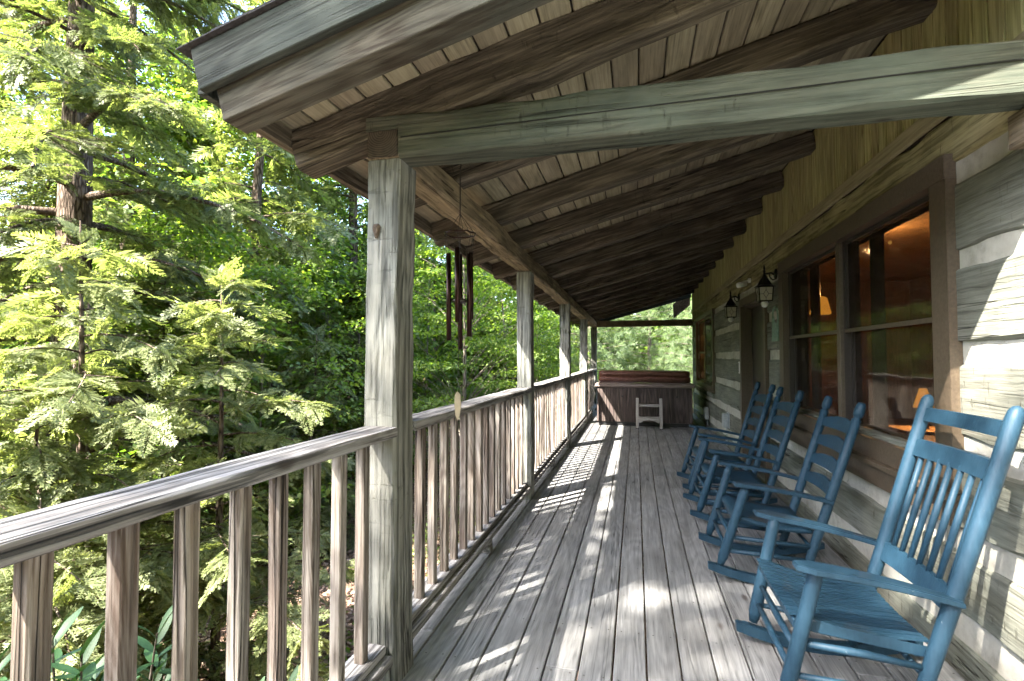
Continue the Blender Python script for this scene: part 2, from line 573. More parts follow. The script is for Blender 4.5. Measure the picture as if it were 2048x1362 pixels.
# ================================================================ railing
RLAB = ['near railing section in front of the shrub and hemlocks', 'railing section between the nearest and second post',
        'railing section between the second and third post', 'sunlit railing section between the third and fourth post',
        'last railing section beside the hot tub']
spans = [(-.75, POSTS[0] - .002)] + [(POSTS[i] + .187, POSTS[i + 1] - .008) for i in range(4)]
BAL = None
for i, (y0, y1) in enumerate(spans):
    r = thing('porch_railing', (-1.09, y0, 0), 'weathered wooden ' + RLAB[i], 'railing', 'sections of the porch railing')
    hewn('handrail', y1 - y0, .155, .044, 'Y', 70 + i, m_rail, r, (-1.088, (y0 + y1) / 2, 1.094), amp=.0015, step=.09, ch=.005)
    box('bottom_rail', -1.148, -1.055, y0, y1, .142, .178, m_rail, r, .004)
    box('bottom_rail', -1.160, -1.022, y0, y1, .098, .139, m_rail, r, .004)
    if i:
        ym = (y0 + y1) / 2
        box('support_block', -1.12, -1.032, ym - .035, ym + .035, .002, .096, m_rail, r, .004)
    nb = int(round((y1 - y0) / .168))
    pitch = (y1 - y0) / nb
    for j in range(nb):
        yb = y1 - pitch * (j + .5) if i else y1 - .15 - .168 * j + .02
        if yb < y0:
            continue
        if BAL is None:
            BAL = [hewn('baluster', .89, .043, .043, 'Z', 300 + q, m_bal, r, (-1.10, yb, .6245), amp=.0012, step=.18, ch=.003) for q in range(6)]
            MESHES = [b.data for b in BAL]
            for b in BAL[1:]:
                bpy.data.objects.remove(b)
            continue
        o = bpy.data.objects.new('baluster', MESHES[rng.randrange(6)])
        o.location = (-1.10 + rng.uniform(-.002, .002), yb + rng.uniform(-.004, .004), .6245)
        o.rotation_euler = (rng.uniform(-.003, .003), rng.uniform(-.003, .003), rng.choice((0, math.pi / 2, math.pi)) + rng.uniform(-.03, .03))
        link(o, r)

# ================================================================ the porch roof
SL = .272
TH = math.atan(SL)


def zc(x):
    return 2.642 + SL * (x + 1.017)


roof = thing('porch_roof', (0, 2.0, 2.3), 'shed porch roof of dark hewn rafters under tan ceiling boards', 'roof')
RX0, RX1 = -1.555, W - .004
Lr = (RX1 - RX0) / math.cos(TH)
xm = (RX0 + RX1) / 2
RAFT = [2.035, 2.81, 3.69, 4.52, 5.42, 6.28, 7.17, 8.06, 8.94, 9.82, 10.7, 11.55, 12.42, 13.3]
for i, y in enumerate(RAFT):
    d = .17 if i else .185
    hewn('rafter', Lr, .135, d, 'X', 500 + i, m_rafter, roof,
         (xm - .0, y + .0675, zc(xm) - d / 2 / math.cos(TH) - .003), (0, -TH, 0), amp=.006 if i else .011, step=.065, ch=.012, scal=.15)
# ceiling boards run along the eave
bw = .1395
nb = int(math.ceil(Lr / bw)) + 1
for k in range(nb):
    u0 = k * bw
    u1 = min(u0 + bw - .009, Lr + .03)
    if u1 - u0 < .02:
        continue
    um = (u0 + u1) / 2
    cx = RX0 - .03 + um * math.cos(TH)
    cz = zc(RX0 - .03) + um * math.sin(TH)
    js = [1.60, rng.uniform(4, 7), rng.uniform(8.5, 12), 14.3]
    for a, b in zip(js[:-1], js[1:]):
        bm = bmesh.new()
        h = (u1 - u0) / 2
        bm_box(bm, -h, h, -(b - a) / 2 + .001, (b - a) / 2 - .001, 0, .018)
        bmesh.ops.bevel(bm, geom=list(bm.edges), offset=.004, segments=1, affect='EDGES')
        bmobj('ceiling_board', bm, m_ceil, roof, (cx, (a + b) / 2, cz + rng.uniform(-.001, .001)), (0, -TH, 0))


def slope_box(name, u0, u1, y0, y1, w0, w1, mat, bev=.003):
    """u along the slope from RX0, w normal to it above the ceiling"""
    um, wm = (u0 + u1) / 2, (w0 + w1) / 2
    bm = bmesh.new()
    bm_box(bm, u0 - um, u1 - um, -(y1 - y0) / 2, (y1 - y0) / 2, w0 - wm, w1 - wm)
    if bev:
        bmesh.ops.bevel(bm, geom=list(bm.edges), offset=bev, segments=1, affect='EDGES')
    cx = RX0 + um * math.cos(TH) - wm * math.sin(TH)
    cz = zc(RX0) + um * math.sin(TH) + wm * math.cos(TH)
    return bmobj(name, bm, mat, roof, (cx, (y0 + y1) / 2, cz), (0, -TH, 0))


slope_box('roof_sheathing', -.045, Lr + .18, 1.58, 14.3, .021, .105, m_sheath, 0)
sr = random.Random(5)
ncr = 20
for k in range(ncr):          # shingle courses, overlapping up the slope
    u0 = -.10 + k * .165
    slope_box('shingle_course', u0, u0 + .33 if k < ncr - 1 else u0 + .2, 1.515 + sr.uniform(-.006, .006), 14.36, .110 + .004 + (k % 2) * .0052, .118 + (k % 2) * .0052, m_shingle, 0)
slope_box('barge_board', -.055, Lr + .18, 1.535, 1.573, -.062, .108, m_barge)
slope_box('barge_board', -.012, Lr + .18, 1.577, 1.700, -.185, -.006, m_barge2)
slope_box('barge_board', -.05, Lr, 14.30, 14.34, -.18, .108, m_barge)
box('fascia_board', -1.602, -1.560, 1.702, 14.28, 2.395, 2.488, m_fascia, roof, .003)
box('fascia_board', -1.642, -1.606, 1.578, 14.30, 2.43, 2.575, m_barge, roof, .003)
pl = hewn('top_plate', 11.78, .150, .155, 'Y', 90, m_plate, roof, ((PX0 + PX1) / 2, 7.925, 2.386), amp=.009, step=.07, ch=.012, scal=.17)
Mx = Mat('end_grain')
tcx = Mx.n('TexCoord').outputs['Object']
dst = Mx.n('VectorMath', {0: Mx.n('VectorMath', {0: tcx, 1: (.01, 0, -.055)}, operation='ADD').outputs[0]}, operation='LENGTH').outputs['Value']
rgx = Mx.math('SINE', Mx.math('ADD', Mx.math('MULTIPLY', dst, 620.0), Mx.math('MULTIPLY', Mx.noise(tcx, 14, 3), 7.0)))
cgx = Mx.ramp(Mx.math('MULTIPLY_ADD', rgx, .3, Mx.noise(tcx, 30, 4)), [(.25, (.018, .014, .010)), (.5, (.045, .036, .026)), (.8, (.075, .06, .043))])
m_end = Mx.finish(Mx.n('BsdfPrincipled', {'Base Color': cgx, 'Roughness': .95}).outputs[0])
box('plate_end', PX0 + .004, PX1 - .004, 2.0255, 2.0345, 2.312, 2.433, m_end, roof, .003)
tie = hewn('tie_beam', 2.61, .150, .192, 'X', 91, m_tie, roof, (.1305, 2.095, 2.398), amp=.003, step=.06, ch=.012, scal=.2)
xs = sorted({round(v.co.x, 5) for v in tie.data.vertices})
cut = -1.016 - .1305
k1 = max(q for q in xs if q < cut)
k2 = min(q for q in xs if q >= cut)
for v in tie.data.vertices:           # the end is notched and laps over the plate
    if abs(v.co.x - k1) < 1e-4:
        v.co.x = cut - .0008
    elif abs(v.co.x - k2) < 1e-4:
        v.co.x = cut + .0008
    if v.co.x < cut and v.co.z < .037:
        v.co.z = .037 + v.co.z * .01
box('tie_check', -1.00, 1.40, 2.0145, 2.019, 2.402, 2.4055, plain('check_dark', (.01, .012, .01), 1), roof, 0, rot=(0, -.012, 0))
hewn('end_tie_beam', 2.42, .14, .165, 'X', 93, m_plate, roof, (.20, 13.74, 2.405), amp=.006, step=.08, ch=.01)
prism('rake_board', [(.985, 2.96), (1.43, 3.34), (1.43, 2.93), (1.005, 2.57)], 'XZ', 14.36, 14.42, m_plate, roof, (1.2, 14.4, 2.95))
roof.rotation_euler = (-.0085, 0, 0)

# ================================================================ the log cabin wall
cabin = thing('log_cabin', (W, 6, 0), 'log cabin wall with white chinking, board siding, door and windows', 'building')
OPEN = [(2.80, 5.49, .93, 2.25), (6.22, 7.50, -.2, 2.14), (10.17, 12.85, .86, 2.25)]
YW0, YW1 = -1.5, 13.82
LOGS = [(-.2, .11), (.26, .52), (.65, .94), (1.06, 1.39), (1.50, 1.81), (1.92, 2.22), (2.32, 2.545)]
CHK = [(.11, .26), (.52, .65), (.94, 1.06), (1.39, 1.50), (1.81, 1.92), (2.22, 2.32)]


def segments(z0, z1):
    segs = [(YW0, YW1)]
    for (a, b, c, d) in OPEN:
        ov = min(z1, d) - max(z0, c)
        if ov < .22 * (z1 - z0):
            continue
        out = []
        for s0, s1 in segs:
            if b <= s0 or a >= s1:
                out.append((s0, s1))
            else:
                if a > s0:
                    out.append((s0, a))
                if b < s1:
                    out.append((b, s1))
        segs = out
    return segs


sd = 700
for z0, z1 in LOGS:
    for a, b in segments(z0, z1):
        sd += 1
        hewn('log', b - a - .004, .20, z1 - z0 + .012, 'Y', sd, m_log_top if z0 > 2.3 else m_log, cabin,
             (W + .10, (a + b) / 2, (z0 + z1) / 2), amp=.007, step=.085, ch=.014, scal=.11)
for z0, z1 in CHK:
    for a, b in segments(z0, z1):
        sd += 1
        hewn('chinking', b - a - .003, .16, z1 - z0 + .02, 'Y', sd, m_chink, cabin,
             (W + .098, (a + b) / 2, (z0 + z1) / 2), amp=.006, step=.11, ch=.006)
box('backing', W + .17, W + .19, YW0, 2.80, -.2, 2.6, m_sheath, cabin, 0)
# vertical board siding above the logs
y = 1.2
while y < 13.75:
    wv = .098
    box('siding_board', W + .002, W + .02, y + .005, y + wv - .005, 2.60, 3.30 + plate_drop(y) * .9, m_siding, cabin, .004)
    y += wv
box('siding_backing', W + .021, W + .05, 1.0, 13.78, 2.55, 3.42, m_sheath, cabin, 0)
box('trim_board', W - .028, W + .001, 1.2, 13.80, 2.545, 2.630, m_trim, cabin, .004)
box('corner_board', W - .004, W + .21, 13.83, 13.86, -.2, 3.3, m_log, cabin, .004)
box('added_gable_wall', W + .003, W + .05, -1.6, 1.19, 2.55, 3.6, m_siding, cabin, .004)  # unseen upper wall, added to block sky light from the right
main = prism('added_main_roof', [(W + .06, 3.34), (6.8, 6.6), (6.8, 6.75), (W - .10, 3.42)], 'XZ', -2.2, 14.4, m_shingle, cabin, (4, 6, 5))  # out of view, added to cut sky light on the near deck
# cleat that carries the tie beam
bl = hewn('beam_cleat', .26, .10, .125, 'Y', 95, m_plate, cabin, (W - .052, 2.07, 2.235), amp=.002, step=.05, ch=.004)
tube('bolt', [(W - .098, 2.02, 2.235), (W - .112, 2.02, 2.235)], .012, plain('rust', (.16, .05, .025), .8), bl, 10)


def casing(name, y0, y1, z0, z1, wt, ws, wb, parent, mat, x0=W - .032, x1=W + .02):
    parts = [box_geo(x0 - .004, x1, y0, y1, z1 - wt, z1), box_geo(x0, x1, y0, y0 + ws, z0, z1 - wt - .001),
             box_geo(x0, x1, y1 - ws, y1, z0, z1 - wt - .001),
             box_geo(x0 - .004, x1, y0 + ws + .001, y1 - ws - .001, z0, z0 + wb)]
    return join(name, parts, mat, parent, ((x0 + x1) / 2, (y0 + y1) / 2, (z0 + z1) / 2))


def sash(parent, y0, y1, z0, z1, x, s=.042, d=.03, glass=None, mat=None):
    mat = mat or m_brown_d
    parts = [box_geo(x, x + d, y0, y1, z1 - s, z1), box_geo(x, x + d, y0, y1, z0, z0 + s),
             box_geo(x, x + d, y0, y0 + s, z0 + s, z1 - s), box_geo(x, x + d, y1 - s, y1, z0 + s, z1 - s)]
    join('sash', parts, mat, parent, (x, (y0 + y1) / 2, (z0 + z1) / 2))
    box('pane', x + d * .45, x + d * .55, y0 + s - .004, y1 - s + .004, z0 + s - .004, z1 - s + .004, glass or m_glass, parent, 0)


win = casing('window', 2.73, 5.565, .80, 2.362, .112, .135, .12, cabin, m_brown)
tag(win, 'large brown framed double window with dark glass behind the chairs')
box('mullion', W - .004, W + .10, 4.09, 4.15, .921, 2.249, m_brown, win, .004)
for (a, b) in ((2.866, 4.088), (4.152, 5.429)):
    sash(win, a, b, 1.60, 2.249, W + .035, .022, .03)
    sash(win, a, b, .921, 1.625, W + .068, .022, .03)
    join('jamb_liner', [box_geo(W + .021, W + .13, a - .0015, a, .92, 2.25), box_geo(W + .021, W + .13, b, b + .0015, .92, 2.25),
                        box_geo(W + .021, W + .13, a, b, 2.25, 2.262), box_geo(W + .021, W + .13, a, b, .90, .92)],
         m_brown_d, win, (W + .08, a, 1.6))
    box('meeting_rail', W + .024, W + .034, a, b, 1.594, 1.620, m_brown, win, .002)
box('sill', W - .062, W + .01, 2.74, 5.555, .762, .798, m_brown, win, .005)
box('apron', W - .03, W + .02, 2.75, 5.545, .64, .760, m_brown, win, .004)

win2 = casing('window', 10.10, 12.93, .77, 2.335, .09, .10, .10, cabin, m_brown)
tag(win2, 'far brown framed window with a mesh screen near the hot tub')
sash(win2, 10.20, 11.55, .871, 2.244, W + .005, .04, .03, m_screen, m_brown)
sash(win2, 11.56, 12.829, .871, 2.244, W + .045, .04, .03, m_glass, m_brown)
box('meeting_rail', W + .035, W + .05, 11.56, 12.82, 1.50, 1.54, m_brown, win2, .002)
box('sill', W - .06, W + .01, 10.05, 12.95, .735, .768, m_brown, win2, .005)
box('apron', W - .028, W + .02, 10.12, 12.9, .64, .734, m_log, win2, .004)

door = casing('door', 6.15, 7.57, 0.002, 2.205, .10, .095, .01, cabin, m_brown)
tag(door, 'recessed dark brown cabin door with trim')
join('jamb', [box_geo(W + .021, W + .17, 6.222, 6.244, .002, 2.10), box_geo(W + .021, W + .17, 7.478, 7.498, .002, 2.10),
              box_geo(W + .021, W + .17, 6.245, 7.477, 2.085, 2.105)], m_brown, door, (W + .1, 6.8, 1))
bm = bmesh.new()
bm_box(bm, W + .11, W + .155, 6.246, 7.476, .02, 2.083)
d1 = bmobj('door_slab', bm, m_brown_d, door, (0, 0, 0))
for (a, b, c, e) in ((6.40, 6.80, .25, .95), (6.92, 7.32, .25, .95), (6.40, 7.32, 1.1, 1.95)):
    box('door_panel', W + .10, W + .112, a, b, c, e, m_brown_d, door, .004)
tube('door_handle', [(W + .11, 6.34, 1.0), (W + .06, 6.34, 1.0), (W + .06, 6.44, 1.0)], .011, plain('brass', (.3, .2, .08), .35, 1), door)
box('threshold', W - .03, W + .17, 6.17, 7.55, .003, .03, plain('alu', (.4, .4, .4), .4, 1), door, .004)

# ---------------------------------------------------------------- the room behind the glass
m_room = wood('room_panelling', (.11, .06, .03), (.21, .115, .058), (.29, .17, .09), 'Z', rings=50, knots=.5, cracks=.2, bump=.1, fibre=.2)
room = thing('room', (4, 7, 0), 'dim brown panelled room seen through the windows', 'room', kind='structure')
RXa, RXb, RYa, RYb, RZa, RZb = W + .215, 6.2, 1.9, 13.6, -.01, 3.2
box('room_floor', RXa, RXb, RYa, RYb, RZa - .05, RZa, m_room, room, 0)
box('room_ceiling', RXa, RXb, RYa, RYb, RZb, RZb + .05, m_room, room, 0)
box('room_wall', RXb, RXb + .05, RYa, RYb, RZa, RZb, m_room, room, 0)
box('room_wall', RXa, RXb, RYa - .05, RYa, RZa, RZb, m_room, room, 0)
box('room_wall', RXa, RXb, RYb, RYb + .05, RZa, RZb, m_room, room, 0)
for a, b, c, d in ((RYa, 2.80, 0, 3.2), (5.49, 10.17, 0, 3.2), (12.85, RYb, 0, 3.2), (2.8, 5.49, 0, .92), (2.8, 5.49, 2.26, 3.2),
                   (10.17, 12.85, 0, .86), (10.17, 12.85, 2.26, 3.2)):
    box('room_wall', W + .205, W + .215, a, b, c, d, m_room, room, 0)
m_shade = emit('lit_shade', (1.0, .40, .05), .16)
m_bulb = emit('lit_bulb', (1.0, .5, .12), .10)
m_curt = plain('curtain_cloth', (.16, .145, .13), .9, nscale=80)


def lathe(name, prof, mat, parent=None, loc=(0, 0, 0), seg=20, smooth=True, rot=(0, 0, 0)):
    vs, fs = [], []
    for r_, z_ in prof:
        for q in range(seg):
            th = 2 * math.pi * q / seg
            vs.append((r_ * math.cos(th), r_ * math.sin(th), z_))
    for i in range(len(prof) - 1):
        for q in range(seg):
            q2 = (q + 1) % seg
            fs.append((i * seg + q, i * seg + q2, (i + 1) * seg + q2, (i + 1) * seg + q))
    return mobj(name, vs, fs, mat, parent, loc, rot, smooth)


def lamp_light(o_loc, e, parent):
    l = bpy.data.lights.new('lamp_glow', 'POINT')
    l.energy = e
    l.color = (1, .6, .25)
    l.shadow_soft_size = .015
    o = bpy.data.objects.new('lamp_glow', l)
    o.location = o_loc
    link(o, parent)


t = thing('pendant_lamp', (3.2, 10.05, 2.33), 'glowing orange pendant lampshade seen through the left window pane', 'lamp')
lathe('lamp_shade', [(.06, .17), (.11, .14), (.17, -.13), (.16, -.15)], m_shade, t, (3.2, 10.05, 2.33))
tube('cord', [(3.2, 10.05, 2.49), (3.2, 10.05, 3.195)], .008, m_brown_d, t)
lamp_light((3.2, 10.05, 2.33), 150, t)
t = thing('ceiling_lamp', (3.2, 7.95, 3.04), 'small glowing bulbs of a ceiling lamp high behind the window', 'lamp')
lathe('bulb', [(0, -.045), (.03, -.03), (.035, 0), (.0, .04)], m_bulb, t, (3.2, 7.95, 3.02), 12)
lathe('bulb', [(0, -.035), (.02, -.02), (.025, 0), (.0, .03)], m_bulb, t, (3.3, 7.7, 2.95), 12)
tube('stem', [(3.2, 7.95, 3.06), (3.2, 7.95, 3.195)], .012, m_brown_d, t)
lamp_light((3.2, 7.95, 2.90), 22, t)
t = thing('table_lamp', (3.2, 6.78, .0), 'small orange table lamp low behind the right window pane', 'lamp')
lathe('lamp_shade', [(.035, .22), (.10, 0)], m_shade, t, (3.2, 6.78, .84))
tube('stand', [(3.2, 6.78, .6), (3.2, 6.78, .86)], [.05, .012], m_brown_d, t)
lamp_light((3.2, 6.78, .93), 10, t)
t = thing('side_table', (3.2, 6.78, 0), 'small dark wooden table under the table lamp indoors', 'table')
box('table_top', 2.9, 3.5, 6.5, 7.06, .56, .598, m_room, t, .004)
for a in (2.95, 3.43):
    for b in (6.55, 6.99):
        box('leg', a, a + .04, b, b + .04, 0.002, .558, m_room, t, .003)


def curtain(y0, y1, lab):
    vs, fs = [], []
    n = 60
    for i in range(n + 1):
        u = y0 + (y1 - y0) * i / n
        xx = W + .25 + .022 * math.sin(u * 78 + 1.5 * math.sin(u * 9))
        vs += [(xx, u, .15), (xx, u, 2.45)]
    for i in range(n):
        fs.append((2 * i, 2 * i + 1, 2 * i + 3, 2 * i + 2))
    o = mobj('curtain', [Vector(v) - Vector((W + .25, y0, 1.2)) for v in vs], fs, m_curt, None, (W + .25, y0, 1.2), smooth=True)
    s = o.modifiers.new('s', 'SOLIDIFY')
    s.thickness = .004
    tag(o, lab, 'curtain', 'grey window curtains')


curtain(5.30, 5.48, 'pleated grey curtain drawn to the far edge of the left pane')
curtain(4.06, 4.18, 'pleated grey curtain hanging behind the window mullion')
t = thing('curtain_rod', (W + .3, 4.1, 2.46), 'thin dark curtain rod above the window indoors', 'rod')
tube('rod', [(W + .25, 2.6, 2.465), (W + .25, 5.6, 2.465)], .012, m_brown_d, t)

# ================================================================ rocking chairs
def rocker_geo(y, s, x0=.44, x1=1.27, xc=.85, rad=1.15, h=.050, wd=.040):
    vs, fs = [], []
    n = 14
    for i in range(n + 1):
        xx = x0 + (x1 - x0) * i / n
        z = (xx - xc) ** 2 / (2 * rad) + .001
        hh = h * (1.0 if 0 < i < n else .75)
        for a, b in ((-wd / 2, 0), (wd / 2, 0), (wd / 2, hh), (-wd / 2, hh)):
            vs.append((xx, y + a, z + b))
    for i in range(n):
        for j in range(4):
            k = (j + 1) % 4
            fs.append((i * 4 + j, (i + 1) * 4 + j, (i + 1) * 4 + k, i * 4 + k))
    fs += [(0, 1, 2, 3), (n * 4 + 3, n * 4 + 2, n * 4 + 1, n * 4)]
    return vs, fs


def turned(name, a, b, prof, mat, parent, seg=14):
    """prof: (t, radius) along the axis a..b"""
    a, b = Vector(a), Vector(b)
    pts = [a.lerp(b, t) for t, _ in prof]
    return tube(name, pts, [r for _, r in prof], mat, parent, seg)


def curved_slat(name, p0, p1, h, bow, th, mat, parent, arch=0.0, lean=0.0):
    """plate between p0 and p1 (lower corners' mid line), bowed back by `bow`, top edge arched"""
    p0, p1 = Vector(p0), Vector(p1)
    n = 12
    vs, fs = [], []
    for i in range(n + 1):
        t = i / n
        k = 4 * t * (1 - t)
        c = p0.lerp(p1, t) + Vector((bow * k, 0, 0))
        up = Vector((lean, 0, 1)).normalized()
        hh = h + arch * k
        for dx, zz in ((-th / 2, 0), (th / 2, 0), (th / 2, hh), (-th / 2, hh)):
            vs.append(c + up * zz + Vector((dx, 0, 0)))
    for i in range(n):
        for j in range(4):
            k = (j + 1) % 4
            fs.append((i * 4 + j, i * 4 + k, (i + 1) * 4 + k, (i + 1) * 4 + j))
    fs += [(3, 2, 1, 0), (n * 4, n * 4 + 1, n * 4 + 2, n * 4 + 3)]
    o = p0.copy()
    return mobj(name, [v - o for v in vs], fs, mat, parent, o)


def armrest(y, s, parent, zf, zb, wf=.082, wb=.045, x0=.585, x1=1.15, rnd=True, th=.024):
    pl = []
    n = 9
    yf, yb = y + s * .030, y - s * .012
    out, inn = [], []
    for i in range(n + 1):
        t = i / n
        xx = x0 + (x1 - x0) * t
        c = yf + (yb - yf) * t
        ww = wf + (wb - wf) * t ** 1.3
        if rnd and i == 0:
            ww *= .5
        if rnd and i == 1:
            ww *= .98
        out.append((xx, c + ww / 2))
        inn.append((xx, c - ww / 2))
    poly = out + inn[::-1]
    bm = bmesh.new()
    org = Vector((x0, y, zf))

    def zz(xx):
        t = (xx - x0) / (x1 - x0)
        return zf + (zb - zf) * t + .012 * math.sin(t * math.pi)
    A = [bm.verts.new(Vector((a, b, zz(a))) - org) for a, b in poly]
    B = [bm.verts.new(Vector((a, b, zz(a) + th)) - org) for a, b in poly]
    N = len(poly)
    for i in range(N):
        bm.faces.new((A[i], A[(i + 1) % N], B[(i + 1) % N], B[i]))
    for i in range(n):
        j = N - 1 - i
        bm.faces.new((B[i], B[i + 1], B[j - 1], B[j]))
        bm.faces.new((A[j], A[j - 1], A[i + 1], A[i]))
    bmesh.ops.recalc_face_normals(bm, faces=bm.faces)
    ed = [e for e in bm.edges if abs((e.verts[0].co - e.verts[1].co).z) < .02 and any(abs(f.normal.z) < .5 for f in e.link_faces)]
    bmesh.ops.bevel(bm, geom=ed, offset=.004, segments=2, affect='EDGES')
    return bmobj('armrest', bm, m_blue, parent, org)


def chair_common(t, top, rp, zarm, yb, lx=.512, rx=.44):
    for s in (-1, 1):
        v, f = rocker_geo(s * .275, s, rx)
        mobj('rocker', [Vector(q) - Vector((.85, s * .275, 0)) for q in v], f, m_blue, t, (.85, s * .275, 0))
        z0 = .105
        turned('front_leg', (lx, s * .28, .125 - .02), (.668, s * .305, zarm + .004),
               [(0, .019), (.10, .030), (.5, rp), (.9, rp), (1, rp * .85)], m_blue, t)
    return t


def ladder_chair(yc):
    t = thing('rocking_chair', (.85, 0, 0), 'blue chair', 'rocking chair', 'blue rocking chairs along the wall')
    chair_common(t, 1.14, .028, .616, 0)
    tops = []
    for s in (-1, 1):
        a, b = Vector((.99, s * .262, .055)), Vector((1.325, s * .275, 1.145))
        turned('rear_post', a, b, [(0, .020), (.06, .025), (.3, .0285), (.6, .028), (.905, .026), (.910, .018), (.918, .018), (.924, .027),
                                   (.95, .029), (.985, .0245), (.997, .018), (1, .004)], m_blue, t)
        armrest(s * .30, s, t, .618, .530, .082, .045, .59, 1.15, False, .024)
    ap = Vector((1.325 - .99, 0, 1.145 - .055)) / 1.0

    def at(z):
        return .99 + (z - .055) / (1.145 - .055) * .335
    for z in (.555, .685, .815, .940):
        curved_slat('back_slat', (at(z), -.258, z), (at(z), .258, z), .058, .030, .011, m_blue, t, .030, .3)
    # scooped panel seat
    vs, fs = [], []
    nu, nv = 10, 8
    for layer in (0, 1):
        for i in range(nu + 1):
            u = i / nu
            for j in range(nv + 1):
                v = j / nv - .5
                xx = .60 + .45 * u
                hw = .28 - .03 * u
                z = .425 - .07 * u - .022 * math.sin(math.pi * u) - .012 * (1 - 4 * v * v) - (.03 if i == 0 else 0) - layer * .024
                vs.append((xx - .82, 2 * v * hw, z - .39))
    m1 = (nu + 1) * (nv + 1)
    for i in range(nu):
        for j in range(nv):
            a = i * (nv + 1) + j
            fs.append((a, a + nv + 1, a + nv + 2, a + 1))
            b = a + m1
            fs.append((b, b + 1, b + nv + 2, b + nv + 1))
    for i in range(nu):
        for j in (0, nv):
            a = i * (nv + 1) + j
            q = (a, a + m1, a + nv + 1 + m1, a + nv + 1)
            fs.append(q if j == 0 else q[::-1])
    for j in range(nv):
        for i in (0, nu):
            a = i * (nv + 1) + j
            q = (a, a + 1, a + 1 + m1, a + m1)
            fs.append(q if i == 0 else q[::-1])
    mobj('seat', vs, fs, m_blue, t, (.82, 0, .39), smooth=True)
    for z, r in ((.215, .010), (.30, .011)):
        fx = .512 + (z - .1) / .53 * .156
        tube('stretcher', [(fx, -.29, z), (fx, 0, z), (fx, .29, z)], [r * .9, r * 1.5, r * .9], m_blue, t)
    for s in (-1, 1):
        for z in (.20, .285):
            fx = .512 + (z - .1) / .53 * .156
            tube('stretcher', [(fx, s * .285, z), (at(z - .03), s * .264, z - .03)], .014, m_blue, t)
    tube('stretcher', [(at(.24), -.26, .24), (at(.24), .26, .24)], .0105, m_blue, t)
    return t


def spindle_chair():
    t = thing('rocking_chair', (.85, 0, 0), 'blue spindle back rocking chair with slatted seat, nearest the camera', 'rocking chair',
              'blue rocking chairs along the wall')
    chair_common(t, 1.25, .0275, .613, 0, .555, .475)
    A, B = Vector((.985, .268, .055)), Vector((1.335, .285, 1.245))

    def at(z):
        return A.x + (z - A.z) / (B.z - A.z) * (B.x - A.x)
    for s in (-1, 1):
        a, b = Vector((A.x, s * A.y, A.z)), Vector((B.x, s * B.y, B.z))
        turned('rear_post', a, b, [(0, .019), (.06, .025), (.3, .0285), (.6, .028), (.955, .0275), (.98, .0245), (.994, .016), (1, .003)], m_blue, t)
        armrest(s * .305, s, t, .615, .515, .100, .05, .58, 1.14, True, .024)
    curved_slat('top_rail', (at(1.125), -.272, 1.125), (at(1.125), .272, 1.125), .062, .012, .018, m_blue, t, 0, .29)
    curved_slat('back_rail', (at(.965), -.27, .965), (at(.965), .27, .965), .078, .014, .018, m_blue, t, 0, .29)
    curved_slat('lower_rail', (at(.475), -.262, .475), (at(.475), .262, .475), .085, .014, .018, m_blue, t, 0, .29)
    for k in range(7):
        v = -.213 + k * .071
        bow = .013
        tube('spindle', [(at(.55) + bow, v, .55), (at(.77) + bow, v * 1.005, .77), (at(.98) + bow, v * 1.01, .98)], [.011, .0135, .011], m_blue, t, 10)
    # seat of front to back slats, dished
    nsl = 13
    for k in range(nsl):
        v = (k + .5) / nsl - .5
        vs, fs = [], []
        nu = 10
        for i in range(nu + 1):
            u = i / nu
            xx = .575 + .485 * u
            hw = .285 - .035 * u
            for e in (-.34, .34):
                yy = 2 * (v + e / nsl) * hw
                z = .435 - .075 * u - .026 * math.sin(math.pi * min(1, u * 1.05)) - .014 * (1 - 4 * v * v)
                if i == 0:
                    z -= .012
                vs += [(xx - .8, yy, z - .4), (xx - .8, yy, z - .4 - .008)]
        for i in range(nu):
            a = i * 4
            b = a + 4
            fs += [(a, b, b + 2, a + 2), (a + 1, a + 3, b + 3, b + 1), (a, a + 1, b + 1, b), (a + 2, b + 2, b + 3, a + 3)]
        fs += [(0, 2, 3, 1), (nu * 4, nu * 4 + 1, nu * 4 + 3, nu * 4 + 2)]
        mobj('seat_slat', vs, fs, m_blue, t, (.8, 0, .4))
    box('seat_rail', .585, .612, -.285, .285, .365, .402, m_blue, t, .004)
    box('seat_rail', 1.005, 1.03, -.25, .25, .295, .335, m_blue, t, .004)
    for s in (-1, 1):
        curved_slat('seat_side_rail', (.60, s * .272, .362), (1.04, s * .252, .300), .04, 0, .018, m_blue, t)
    for z in (.20, .285):
        fx = .555 + (z - .1) / .53 * .113
        tube('stretcher', [(fx, -.29, z), (fx, 0, z), (fx, .29, z)], [.011, .015, .011], m_blue, t, 10)
    for s in (-1, 1):
        for z in (.19, .315):
            fx = .555 + (z - .1) / .53 * .113
            tube('stretcher', [(fx, s * .285, z), ((fx + at(z)) / 2, s * .276, z - .02), (at(z - .05), s * .266, z - .05)], [.011, .015, .011], m_blue, t, 10)
    tube('stretcher', [(at(.23), -.265, .23), (at(.23), .265, .23)], .012, m_blue, t)
    return t


ca = spindle_chair()
ca.location = (.85, 2.49, 0)
lad = ladder_chair(0)
for i, (yy, rz, lab) in enumerate(((3.75, -.01, 'blue ladder back rocking chair beside the spindle back chair'),
                                   (4.90, .02, 'blue ladder back rocking chair in the middle of the three ladder backs'),
                                   (5.84, .03, 'farthest blue ladder back rocking chair, in front of the door'))):
    c = lad if i == 0 else copy_tree(lad)
    c.location = (.85 + (0, -.005, .01)[i], yy, 0)
    c.rotation_euler = (0, 0, rz)
    c['label'] = lab

